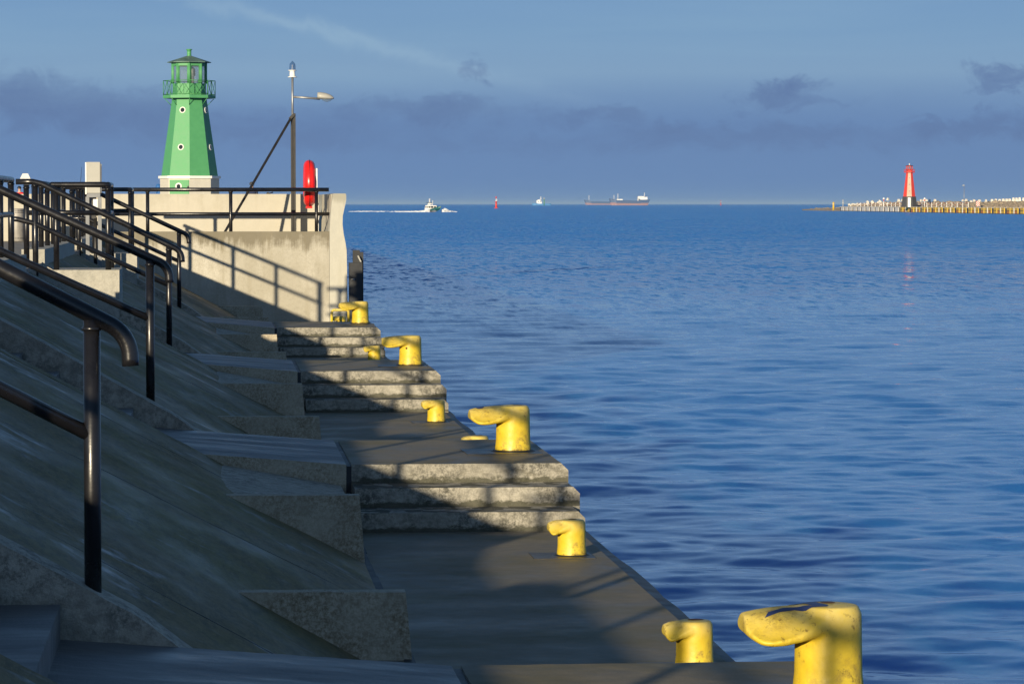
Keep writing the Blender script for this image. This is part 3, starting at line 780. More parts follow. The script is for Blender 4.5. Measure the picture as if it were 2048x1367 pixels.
b = MB(); b.hull([(-.13, -.13, zr), (.13, -.13, zr), (.13, .13, zr), (-.13, .13, zr)], [(-.07, 0, zr2), (.06, 0, zr2), (.06, .01, zr2), (-.07, .01, zr2)]); b.build('roof', 'white', gb)
b = MB(); b.box(-.02, .09, -.09, .09, zr-.22, zr); b.build('body', 'grey', gb)
b = MB(); b.box(.02, .07, -.03, .03, 0, zr-.22); b.build('post', 'grey', gb)

def skin_mesh(name, pts, edges, radii, mat, root=0):
    me = bpy.data.meshes.new(name); me.from_pydata(pts, edges, [])
    o = bpy.data.objects.new('tmp', me); COL.objects.link(o)
    o.modifiers.new('k', 'SKIN')
    for i, r in enumerate(radii): me.skin_vertices[0].data[i].radius = (r if isinstance(r, tuple) else (r, r))
    me.skin_vertices[0].data[root].use_root = True
    s = o.modifiers.new('s', 'SUBSURF'); s.levels = s.render_levels = 1
    dg = bpy.context.evaluated_depsgraph_get(); dg.update()
    m2 = bpy.data.meshes.new_from_object(o.evaluated_get(dg)); m2.name = name; bpy.data.objects.remove(o)
    m2.materials.clear(); m2.materials.append(M[mat])
    for p in m2.polygons: p.use_smooth = True
    return m2
def person(label, loc, rz, jacket, cap, hood=False):
    t = thing('person', label, 'person', loc, rz)
    P = [(0, 0, .92), (0, 0, 1.15), (0, 0, 1.38), (0, 0, 1.50), (0, -.01, 1.60), (0, -.015, 1.69), (0, -.005, 1.74)]
    Rr = [.14, .15, .15, .06, .082, .09, .06]; E_ = [(0, 1), (1, 2), (2, 3), (3, 4), (4, 5), (5, 6)]
    for sx in (-1, 1):
        i = len(P); P += [(sx*.18, 0, 1.38), (sx*.23, .02, 1.12), (sx*.22, -.10, .90), (sx*.21, -.15, .82)]; Rr += [.06, .048, .038, .03]
        E_ += [(2, i), (i, i+1), (i+1, i+2), (i+2, i+3)]
        i = len(P); P += [(sx*.09, 0, .82), (sx*.10, -.01, .48), (sx*.10, .02, .09), (sx*.11, -.13, .04)]; Rr += [.085, .06, .042, .04]
        E_ += [(0, i), (i, i+1), (i+1, i+2), (i+2, i+3)]
    bo = bpy.data.objects.new('body', skin_mesh('body', P, E_, Rr, 'skin')); COL.objects.link(bo); bo.parent = t
    P = [(0, 0, .80), (0, 0, .95), (0, 0, 1.2), (0, 0, 1.40), (0, 0, 1.48)]; Rr = [.19, .185, .19, .18, .09]; E_ = [(0, 1), (1, 2), (2, 3), (3, 4)]
    for sx in (-1, 1):
        i = len(P); P += [(sx*.20, 0, 1.39), (sx*.25, .02, 1.12), (sx*.235, -.09, .91)]; Rr += [.085, .07, .058]; E_ += [(3, i), (i, i+1), (i+1, i+2)]
    for nm, q, mt in (('jacket', skin_mesh('jacket', P, E_, Rr, jacket, 1), jacket),
                      ('trousers', skin_mesh('trousers', [(0, 0, .9), (.09, 0, .8), (.1, -.01, .48), (.1, .02, .1), (-.09, 0, .8), (-.1, -.01, .48), (-.1, .02, .1)], [(0, 1), (1, 2), (2, 3), (0, 4), (4, 5), (5, 6)], [.15, .105, .078, .065, .105, .078, .065], 'navy'), 'navy')):
        o = bpy.data.objects.new(nm, q); COL.objects.link(o); o.parent = t
    b = MB()
    b.lathe([(.112, 1.66), (.118, 1.70), (.105, 1.76), (.06, 1.80), (.01, 1.81)] if not hood else [(.13, 1.48), (.14, 1.6), (.135, 1.7), (.09, 1.79), (.01, 1.82)], (0, .015 if not hood else .03, 0), 16)
    b.build('hood' if hood else 'cap', cap, t)
    return t
person('person in a red jacket and dark cap beyond the sea wall', (at(39, 400, 190).x, 190, PZ), R(150), 'red', 'rubber')
person('person in a hooded blue jacket left of the green lighthouse', (at(318, 400, 170).x, 170, PZ), R(100), 'jblue', 'jblue', True)
person('person in dark blue with a brown cap behind the lamp post brace', (at(504, 400, 152).x, 152, PZ), R(170), 'navy', 'dark')
person('dark hooded person half hidden behind the railing posts at far left', (at(84, 400, 185).x, 185, PZ), R(60), 'navy', 'dark', True)
fr = thing('fishing_rod', 'thin leaning fishing rod rising behind the railing', 'fishing rod', at(158, 400, 100))
b = MB(); v = at(163.5, 334, 100)-at(158, 400, 100); b.tube([(0, 0, -.7), v*.5, v], [.012, .008, .004], 6); b.build('blank', 'rubber', fr)
b = MB(); b.tube([(-.03, 0, -.4), (.03, 0, -.4)], .035, 10); b.build('reel', 'grey', fr)
f2 = thing('fishing_rod', 'fishing reel and rod leaning on the sea wall left of the lamp post', 'fishing rod', at(534, 392, 69.6))
b = MB(); b.tube([(-.03, 0, -.7), (0.0, 0, 0), (.06, 0, .06), (.13, 0, .08)], [.012, .012, .012, .012], 6); b.build('blank', 'rubber', f2)
b = MB(); b.tube([(.02, -.03, .05), (.02, .03, .05)], .035, 10); b.build('reel', 'rubber', f2)

# ------------------------------------------------------------------ sea traffic
def up_y(px, y): return at(px, 408, y).x
def vessel(name, label, cat, pxl, pxr, y, hull_pts, group=None): pass
# speed boat at about 1.5 km, three-quarter view
bp = atz(866, 424.2, WZ); BY = bp.y; u = BY/6500
sbt = thing('patrol_boat', 'white cabin speedboat with dark green hull racing over the water', 'boat', bp, R(-52))
sb_rows = []
LN = 46*u
for (f, w, zk, zd) in [(-.5, .13, -.2, 1.0), (-.3, .15, -.2, 1.05), (0, .165, -.1, 1.5), (.25, .145, .35, 2.0), (.42, .085, 1.1, 2.5), (.52, .01, 2.0, 2.8)]:
    x = f*LN; W = w*LN
    sb_rows.append([(x, 0, zk), (x, -W*.85, zk+.45*(zd-zk)), (x, -W, zd), (x, 0, zd+.1), (x, W, zd), (x, W*.85, zk+.45*(zd-zk))])
root = sbt
tilt = bpy.data.objects.new('hull_frame', None)
b = MB(); b.rings(sb_rows, smooth=False); hl = b.build('hull', ['hullteal', 'cab'], root)
for p in hl.data.polygons: p.material_index = 1 if p.center.z < .62 else 0
b = MB(); c0 = [(-.42*LN, -.115*LN), (.16*LN, -.115*LN), (.24*LN, 0), (.16*LN, .115*LN), (-.42*LN, .115*LN)]
b.hull([(x, y_, 1.0) for x, y_ in c0], [(x*.93-.05*LN*0, y_*.9, 3.1) for x, y_ in c0]); b.build('cabin', 'white', root)
for sy in (-1, 1):
    for i, x in enumerate((-.33, -.21, -.09, .03, .11)):
        b = MB(); b.obox((x*LN, sy*.1105*LN, 2.35), (.042*LN, 0, 0), (0, .012*LN, 0), (0, 0, .42)); b.build('window', 'glassd' if i > 1 else 'grey', root)
for sy in (-1, 1):
    b = MB(); b.obox((.188*LN, sy*.055*LN, 2.35), (.018*LN, -sy*.038*LN, 0), (.012*LN, .012*LN*sy, 0), (0, 0, .42)); b.build('window', 'glassd', root)
b = MB(); b.box(-.33*LN, -.10*LN, -.06*LN, .06*LN, 3.4, 3.6); b.box(-.25*LN, -.12*LN, -.04*LN, .04*LN, 3.6, 4.15); b.tube([(-.3*LN, 0, 3), (-.3*LN, 0, 4.2)], .12, 6); b.build('radar_mast', 'white', root)
b = MB(); b.box(-.33*LN, -.08*LN, -.09*LN, .09*LN, 4.3, 4.5); b.build('radar', 'rubber', root)
for x, y_, zt in ((-.32, .06, 6.2), (-.2, 0, 6.3), (-.16, -.05, 6.0), (-.06, .03, 5.4)):
    b = MB(); b.tube([(x*LN, y_*LN, 3.0), ((x+.01)*LN, y_*LN, zt)], .11, 5); b.build('aerial', 'white', root)
# spray and wake
fo = MB(); vd = (bp - Vector((0, 0, WZ)) + Vector((0, 0, 0)))
for i in range(1300):
    if i < 850: dx = -abs(rnd.gauss(0, 1))*22 - 6; hgt = max(0.5, 8.5*math.exp(dx/15))*rnd.random()**1.3
    else:
        dx = 16 + abs(rnd.gauss(0, 1))*9; hgt = 7.0*math.exp(-abs(dx-21)/8)*rnd.random()**1.2
    r_ = rnd.uniform(.08, .30)
    fo.sphere((bp.x+dx*u*1.15, bp.y+rnd.uniform(-4, 3), WZ+hgt*u*1.15), r_, 1, .35, (1.5, 1, .7))
tag(fo.build('boat_spray', 'foam'), 'white spray thrown up on both sides of the speeding boat', kind='stuff')
wk = MB()
for i in range(260):
    px = 700 + 135*rnd.random()**.8; c = atz(px, 422.8+rnd.gauss(0, .35)+ (2-(px-700)/70)*.1, WZ)
    if 772 < px < 790 and rnd.random() < .7: continue
    wk.sphere(c+Vector((0, 0, .05)), rnd.uniform(.12, .38), 1, .3, (2.6, 1, .4))
tag(wk.build('wake', 'foam'), 'white foam wake trailing behind the boat', kind='stuff')

# channel buoys
def buoy(label, px, py, y, hpx, mat, wpx, top=True):
    p = at(px, py, y); p.z = WZ; u = y/6500; o = thing('channel_buoy', label, 'buoy', p, 0)
    H = hpx*u; W = wpx*u
    b = MB(); b.lathe([(W*1.9, -.3), (W*1.9, .03*H), (W*.95, .05*H), (W*.85, .35*H), (W*.6, .55*H), (W*1.2, .56*H), (W*1.2, .59*H), (W*.3, .6*H)], seg=16); b.build('float', mat, o)
    b = MB(); b.lathe([(W*.3, .59*H), (W*.25, .8*H)], seg=8); b.lathe([(W*.5, .62*H), (W*.5, .66*H)], seg=8); b.build('mast', 'white', o)
    b = MB(); b.lathe([(W*.5, .82*H), (W*.5, 1.0*H)], seg=12); b.build('topmark', mat, o)
    b = MB(); n = 10
    for i in range(n): 
        a, a2 = R(-80+160*i/n), R(-80+160*(i+1)/n)
        b.tube([(math.cos(a)*W*.9, 0, .7*H+math.sin(a)*.10*H), (math.cos(a2)*W*.9, 0, .7*H+math.sin(a2)*.10*H)], W*.14, 5)
    b.build('lantern_cage', 'white', o)
    return o
buoy('red channel buoy standing tall in open water right of the speedboat', 992.3, 416.5, 2830, 23.8, 'redp', 2.3)
buoy('small distant red buoy right of the cargo ships', 1441.5, 409.5, 9000, 10, 'redp', .9)
def gbuoy(px, y):
    p = at(px, 408, y); p.z = WZ; u = y/6500
    o = thing('channel_buoy', 'thin green channel buoy in front of the blue tug', 'buoy', p)
    b = MB(); b.lathe([(1.0*u, -.3), (.9*u, 12.5*u)], seg=12); b.build('spar', 'dgreen', o)
    b = MB(); b.lathe([(1.2*u, 12.5*u), (1.3*u, 15*u), (.6*u, 15.6*u)], seg=12); b.build('topmark', 'cab', o)
gbuoy(1088.3, 8200)
# blue tug
TY = 8600; p = at(1082, 408, TY); p.z = WZ; u = TY/6500
tg = thing('tugboat', 'small blue tug with white wheelhouse far out at sea', 'tugboat', p, 0)
X = lambda px: (px-1082)*u; Zp = lambda py: (411.0-py)*u
b = MB(); rows = []
for px, w, zt in ((1064, .2, 406.3), (1066.5, 2, 406.3), (1072, 4, 406.8), (1080, 4.5, 407.4), (1100, 4.5, 407.4), (1101.5, 3.5, 406.5)):
    rows.append([(X(px+.8), -w*u*.8, -1), (X(px), -w*u, Zp(zt)), (X(px), w*u, Zp(zt)), (X(px+.8), w*u*.8, -1)])
b.rings(rows, smooth=False); b.build('hull', 'hullblue2', tg)
b = MB(); b.hull([(X(1073.5), -3*u, Zp(407.5)), (X(1084), -3*u, Zp(407.5)), (X(1084), 3*u, Zp(407.5)), (X(1073.5), 3*u, Zp(407.5))], [(X(1072.5), -2.6*u, Zp(401.3)), (X(1081.5), -2.6*u, Zp(401.3)), (X(1081.5), 2.6*u, Zp(401.3)), (X(1072.5), 2.6*u, Zp(401.3))])
b.box(X(1075), X(1080), -2*u, 2*u, Zp(401.3), Zp(399.5)); wh = b.build('wheelhouse', 'white', tg)
for px in (1076.5, 1080.5):
    b = MB(); b.box(X(px-.6), X(px+.6), -3.1*u, -2.7*u, Zp(404.2), Zp(401.9)); b.build('window', 'glassd', wh)
b = MB(); b.tube([(X(1081.6), 0, Zp(402)), (X(1081.6), 0, Zp(393))], .55*u, 8); b.box(X(1079.5), X(1083.5), -.3*u, .3*u, Zp(397.5), Zp(397)); b.build('mast', 'white', tg)
# cargo ships
def cargo(label, pl, pr, y, full, col, ph):
    p = at((pl+pr)/2, 408, y); p.z = WZ; u = y/6500; cx = (pl+pr)/2
    o = thing('cargo_ship', label, 'ship', p, 0, 'cargo ships on the horizon')
    X = lambda q: (q-cx)*u; Z = lambda py: (411.0-py)*u
    prof = [(pl, ph), (pl+3, ph+.6), (pl+9, ph+1.0), (pl+14, ph+3.2), (pr-24, ph+4.6), (pr-22, ph+2.8), (pr-.3, ph+2.3)]
    bot = [(pl+4, 411.5), (pl+6, 411.5), (pl+12, 411.5), (pl+16, 411.5), (pr-20, 411.5), (pr-12, 411.5), (pr-5, 411.5)]
    ws = (.4, 2.5, 5, 6, 6, 6, 5); 
    def zone(t0, t1, nm, m):
        b = MB(); rows = []
        for (a, c), w in zip(zip(prof, bot), ws):
            def q(t): return (X(a[0]+(c[0]-a[0])*t), Z(a[1]+(c[1]-a[1])*t))
            (x0, z0_), (x1, z1_) = q(t0), q(t1)
            rows.append([(x0, -w*u, z0_), (x1, -w*u*.95, z1_), (x1, w*u*.95, z1_), (x0, w*u, z0_)])
        b.rings(rows, smooth=False); return b.build(nm, m, o)
    zone(0, .56, 'hull', col); zone(.562, 1, 'boot_topping', 'hullred')
    for px, top, w in (((pl+10.5, 390, .45), (pl+18.5, 387, .5)) if full else ((pl+10.5, 391.5, .4),)):
        b = MB(); b.tube([(X(px), 0, Z(ph+4)), (X(px), 0, Z(top))], w*u, 6); b.build('mast', 'white', o)
    if full:
        b = MB(); b.box(X(pl+16), X(pl+28), -3*u, 3*u, Z(ph+4), Z(ph+1.6)); b.build('hatch', 'white', o)
        b = MB(); b.box(X(pr-24.5), X(pr-12.5), -5*u, 5*u, Z(ph+3), Z(392.7)); b.box(X(pr-12.6), X(pr-5.5), -4*u, 4*u, Z(ph+3), Z(394.2)); b.box(X(pr-25), X(pr-20.5), -5*u, 5*u, Z(402), Z(398))
        ac = b.build('superstructure', 'white', o)
        for q in range(4):
            b = MB(); b.box(X(pr-23.5+2.7*q), X(pr-22.3+2.7*q), -5.15*u, -4.9*u, Z(395.8), Z(394.4)); b.build('window', 'grey', ac)
        b = MB(); b.box(X(pr-9), X(pr-6.5), -2*u, 2*u, Z(394.2), Z(392.3)); b.build('funnel', 'hullblue', o)
        b = MB(); b.tube([(X(pr-11), 0, Z(394)), (X(pr-11), 0, Z(385.5))], .55*u, 6); b.build('mast', 'white', o)
cargo('dark blue cargo ship with white superstructure on the horizon', 1217, 1300.3, 9400, True, 'hullblue', 397)
cargo('fainter cargo ship on the horizon half hidden by the nearer one', 1167, 1262, 14500, False, 'hullblue', 400.4)

# ------------------------------------------------------------------ far breakwater
A = atz(1680, 422.1, WZ); Bp = atz(2048, 428.5, WZ)
U = (Bp-A).normalized(); INL = Vector((-U.y, U.x, 0))
if INL.x < 0: INL = -INL
Lt = (Bp-A).length
PTOP = 1.06
def onpier(px):
    r = _ray(px, 408); # solve (r.x t, r.y t) = A + U s
    det = r.x*(-U.y) - r.y*(-U.x)
    s = (r.x*A.y - r.y*A.x)/(-(r.x*(-U.y) + r.y*U.x)) if False else None
    # cross product form
    den = r.x*U.y - r.y*U.x
    return (A.x*(-r.y) + A.y*r.x)/den * -1
def pt(s, inl, z): 
    q = A + U*s + INL*inl; return Vector((q.x, q.y, z))
def spx(px): return onpier(px)
S0, S1 = spx(1680), spx(2048)+260
b = MB(); q = [pt(S0, 0, 0), pt(S1, 0, 0), pt(S1, 60, 0), pt(S0, 60, 0)]
b.hull([Vector((v.x, v.y, -4)) for v in q], [Vector((v.x, v.y, PTOP)) for v in q])
bw = thing('breakwater', 'long far breakwater quay on the right with pale and yellow facing panels', 'breakwater', pt(S0, 0, 0))
def inb(o): o.parent = bw; o.location = -bw.location; return o
inb(b.build('quay_body', 'dark'))
b = MB()
q = [pt(S0, -.15, 0), pt(S1, -.15, 0), pt(S1, 3, 0), pt(S0, 3, 0)]
b.hull([Vector((v.x, v.y, PTOP-.25)) for v in q], [Vector((v.x, v.y, PTOP+.12)) for v in q]); inb(b.build('cope', 'block'))
sp0, sp1 = spx(1681), spx(1799)
for i in range(13):
    a = sp0 + (sp1-sp0)*(i+.22)/13; c = sp0 + (sp1-sp0)*(i+.92)/13
    b = MB(); q = [pt(a, -.22, 0), pt(c, -.22, 0), pt(c, .2, 0), pt(a, .2, 0)]
    b.hull([Vector((v.x, v.y, WZ+.25)) for v in q], [Vector((v.x, v.y, PTOP-.3)) for v in q]); inb(b.build('panel', 'block'))
# tip: low stone toe
b = MB(); q0, q1 = pt(spx(1594), 2, 0), pt(S0, 0, 0)
q = [pt(spx(1594), 3, 0), pt(S0, -.1, 0), pt(S0, 25, 0), pt(spx(1596), 14, 0)]
b.hull([Vector((v.x, v.y, -4)) for v in q], [Vector((v.x, v.y, WZ+(.7 if i in (0, 3) else 1.6))) for i, v in enumerate(q)]); inb(b.build('stone_toe', 'rock'))
# yellow fenders: groups of three sub frames, each group one thing
px = 1801.0; gi = 0
while px < 2052:
    w = 19.5 + (px-1800)*.028
    s0, s1 = spx(px), spx(px+w)
    o = thing('yellow_fender', 'yellow steel fender frame hung on the far breakwater quay', 'fender', pt(s0, 0, WZ), 0, 'yellow fenders on the far breakwater')
    def loc(v): return v - o.location
    for i in range(3):
        a = s0 + (s1-s0)*(i/3*.93+.02); c = s0 + (s1-s0)*((i+.72)/3*.93+.02)
        for z0_, z1_, mt, nm in ((1.32, 2.35, 'pileY', 'upper_panel'), (.2, 1.12, 'orange' if (gi+i) % 2 else 'pileY', 'lower_panel')):
            b = MB(); q = [pt(a, -.16, WZ), pt(c, -.16, WZ), pt(c, .2, WZ), pt(a, .2, WZ)]
            b.hull([loc(v)+Vector((0, 0, z0_)) for v in q], [loc(v)+Vector((0, 0, z1_)) for v in q]); b.build(nm, mt, o)
        b = MB(); c2 = s0 + (s1-s0)*((i+.86)/3*.93+.02); q = [pt(c, -.26, WZ), pt(c2, -.26, WZ), pt(c2, .2, WZ), pt(c, .2, WZ)]
        b.hull([loc(v)+Vector((0, 0, .2)) for v in q], [loc(v)+Vector((0, 0, 2.4)) for v in q]); b.build('post', 'block' if i == 1 else 'pileY', o)
    gi += 1; px += w + 1.6
# rock mound
rk = MB()
for i in range(1500):
    px = 1600 + 460*rnd.random()
    f = min(1, max(0, (px-1600)/90)); inl = rnd.uniform(6, 18)
    hz = (PTOP if px > 1680 else WZ+.6) + (inl-6)/12*2.2*f
    v = pt(spx(px), inl, hz*rnd.uniform(.7, 1.05))
    rk.sphere(v, rnd.uniform(.5, 1.15), 1, .28, (1.2, 1.2, .8))
tag(rk.build('rock_mound', 'rock'), 'brown rubble mound along the far breakwater', kind='stuff')
b = MB(); q = [pt(spx(1690), 8, 0), pt(S1, 8, 0), pt(S1, 24, 0), pt(spx(1690), 24, 0)]
b.hull([Vector((v.x, v.y, PTOP)) for v in q], [Vector((v.x, v.y, PTOP+ (.4 if i < 2 else 2.3))) for i, v in enumerate(q)]); inb(b.build('rubble_bank', 'rock'))
# white crown blocks, individuals
blk_me = None
def wblock(px, py, inl, w, h, rz, tilt=0):
    global blk_me
    if blk_me is None:
        b = MB(); b.hull([(-.5, -.5, 0), (.5, -.5, 0), (.5, .5, 0), (-.5, .5, 0)], [(-.33, -.33, 1), (.33, -.33, 1), (.33, .33, 1), (-.33, .33, 1)]); b.bevel(.08, 1)
        o = b.build('armour_block', 'block'); blk_me = o.data
    else:
        o = bpy.data.objects.new('armour_block', blk_me); COL.objects.link(o)
    v = pt(spx(px), inl, 0); u = v.y/6500
    v.z = at(px, py, v.y).z
    o.location = v; o.scale = (w*u*1.15, w*u*1.15, h*u); o.rotation_euler = (R(tilt), R(tilt*.6), R(rz))
    tag(o, 'pale tapered concrete armour block on top of the far breakwater', 'concrete block', 'armour blocks on the far breakwater')
for i in range(34):
    px = 1668 + 64*rnd.random(); top = 411 - max(0, px-1690)*.38 if px < 1728 else 398
    wblock(px, rnd.uniform(max(top, 398.5), 412), rnd.uniform(7, 14), rnd.uniform(3.2, 5.6), rnd.uniform(3.2, 5.4), rnd.uniform(0, 90), rnd.uniform(-40, 40))
for px in (1733, 1740, 1748, 1761, 1775, 1784, 1790, 1800, 1853, 1858, 1867, 1873, 1883, 1896, 1780, 1755):
    wblock(px+rnd.uniform(-.8, .8), rnd.uniform(402.2, 404.5), 16, rnd.uniform(3.2, 4.4), rnd.uniform(3.6, 6.2), rnd.uniform(0, 30), rnd.uniform(-6, 6))
px = 1902
while px < 2052:
    wblock(px, 402.5 if px > 1935 else 403.5-(px-1902)*.03, 17, 5.0, (7.6 if px > 1935 else 5.5)+rnd.uniform(-.6, .6), rnd.uniform(-12, 12), rnd.uniform(-3, 3)); px += rnd.uniform(5.4, 7.4)
# guard fence
fs0, fs1 = spx(1698), spx(1916)
gf = thing('guard_fence', 'red and white guard fence along the far breakwater', 'fence', pt(fs0, 4, PTOP))
n = 60
for j2 in range(2):
    b = MB(); r2 = MB()
    for i in range(n):
        a, c = fs0+(fs1-fs0)*i/n, fs0+(fs1-fs0)*(i+1)/n
        tgt = b if (i+j2) % 2 else r2
        z = PTOP + (1.75 if j2 else .9)
        tgt.hull([pt(a, 4, z)-gf.location, pt(a, 4.1, z)-gf.location, pt(a, 4.1, z+.13)-gf.location, pt(a, 4, z+.13)-gf.location],
                 [pt(c, 4, z)-gf.location, pt(c, 4.1, z)-gf.location, pt(c, 4.1, z+.13)-gf.location, pt(c, 4, z+.13)-gf.location])
    b.build('rail', 'white', gf); r2.build('rail', 'redp', gf)
for i in range(26):
    a = fs0+(fs1-fs0)*i/25; b = MB(); v = pt(a, 4.2, PTOP)-gf.location; b.box(v.x-.12, v.x+.12, v.y-.12, v.y+.12, v.z-.1, v.z+2.1); b.build('post', 'white', gf)
# small light masts, lamp, posts
def mast(px, py0, py1, label, name, cat, kind):
    v = pt(spx(px), 3.5, PTOP); u = v.y/6500; v.x = at(px, 408, v.y).x
    o = thing(name, label, cat, v); H = at(px, py1, v.y).z-PTOP
    if kind == 'light':
        b = MB(); b.lathe([(.7*u, 0), (.6*u, H-7*u)], seg=8); b.build('pole', 'white', o)
        b = MB(); b.lathe([(1.0*u, H-7*u), (1.0*u, H-3.6*u)], seg=10); b.build('collar', 'redp', o)
        b = MB(); b.lathe([(2.0*u, H-3.6*u), (2.2*u, H-2*u), (1.6*u, H-1*u), (.4*u, H)], seg=12); b.build('lantern', 'white', o)
    elif kind == 'lamp':
        b = MB(); b.lathe([(.75*u, 0), (.5*u, H)], seg=8); b.build('pole', 'galv', o)
        b = MB(); b.obox((-1.4*u, 0, H+.4*u), (2.0*u, 0, .3*u), (0, .8*u, 0), (0, 0, .9*u)); b.bevel(.15*u, 2); b.build('lamp_head', 'cab', o)
    else:
        b = MB(); b.lathe([(kind[1]*u, -2), (kind[1]*u, H*.9), (kind[1]*.7*u, H)], seg=10); b.build('pole', kind[0], o)
        b = MB(); b.lathe([(kind[1]*1.3*u, H*.5), (kind[1]*1.3*u, H*.55)], seg=10); b.build('band', 'white', o)
mast(1767.5, 413, 395, 'left of two white beacon posts with red collars on the breakwater', 'beacon_post', 'beacon', 'light')
mast(1849.3, 413, 395, 'right of two white beacon posts with red collars, beside the red lighthouse', 'beacon_post', 'beacon', 'light')
mast(1928, 412, 371, 'tall single street lamp on the far breakwater', 'street_lamp', 'street lamp', 'lamp')
mast(1667, 414, 404, 'stubby yellow post at the tip of the breakwater', 'yellow_post', 'post', ('pileY', 1.9))
mast(1686, 413, 399, 'thin pale pole near the tip of the breakwater', 'pale_pole', 'pole', ('cab', .9))
mast(1844, 413, 399, 'thin grey pole left of the right beacon post', 'grey_pole', 'pole', ('grey', .7))
for px, wdt in ((1938, 7), (2041, 7)):
    v = pt(spx(px), 3.6, PTOP); u = v.y/6500; o = thing('warning_board', ['red and white chequered board right of the street lamp', 'red and white chequered board at the right edge'][px > 2000], 'board', v)
    b = MB(); b2 = MB(); n = 4; zb_ = at(px, 412, v.y).z-PTOP
    for i in range(n):
        for j2 in range(5):
            (b if (i+j2) % 2 else b2).box((-wdt/2+wdt*i/n)*u, (-wdt/2+wdt*(i+1)/n)*u, 0, .2, zb_+j2*2.0*u, zb_+(j2+1)*2.0*u)
    b.build('white_fields', 'white', o); b2.build('red_fields', 'redp', o)
    b = MB(); b.box(-.3, .3, .05, .15, -.1, zb_); b.build('post', 'grey', o)
# red lighthouse
sL = spx(1818.5); v = pt(sL, 14, PTOP); RY_ = v.y; v.x = at(1818.5, 400, RY_).x; k = RY_/6500; zz2 = lambda py: at(1818, py, RY_).z - PTOP
S2 = dict(base=(17.5*k, 14.5*k), zb=zz2(393), t0=13.2*k, t1=6.9*k, zg=zz2(345), gr=11.6*k, gt=1.3*k, br=3*k, zr=zz2(338.5), rt=.28*k, lr=6.8*k, ze=zz2(331.6), sill=.45, er=9.0*k, rh=1.6*k, vr=.9*k, vh=3.2*k)
rlz = R(-12.3)
rl, z02 = lighthouse('red_lighthouse', 'red and white lighthouse with dark stone base on the far breakwater', v, R(10.2), S2, dict(base='dark', tower=['redp', 'facet'], gal='redp', dark='redp', lan='redp', roof='dark', vent='white'))
b = MB(); b.hull([(-2.7*k, -16.6*k, 0), (2.7*k, -16.6*k, 0), (2.7*k, -10*k, 0), (-2.7*k, -10*k, 0)], [(-2.7*k, -14.6*k, zz2(395.2)), (2.7*k, -14.6*k, zz2(395.2)), (2.7*k, -9*k, zz2(395.2)), (-2.7*k, -9*k, zz2(395.2))]); dp = b.build('door_panel', 'white', rl); dp.rotation_euler = (0, 0, rlz)
for py in (382, 369, 356):
    f = (zz2(py)-z02)/(S2['zg']-z02); r_ = (S2['t0']+(S2['t1']-S2['t0'])*f)*.924
    b = MB(); b.obox((0, -r_, zz2(py)), (1.1*k, 0, 0), (0, .15, 0), (0, 0, 1.0*k)); b.build('window', 'grey', rl).rotation_euler = (0, 0, rlz)

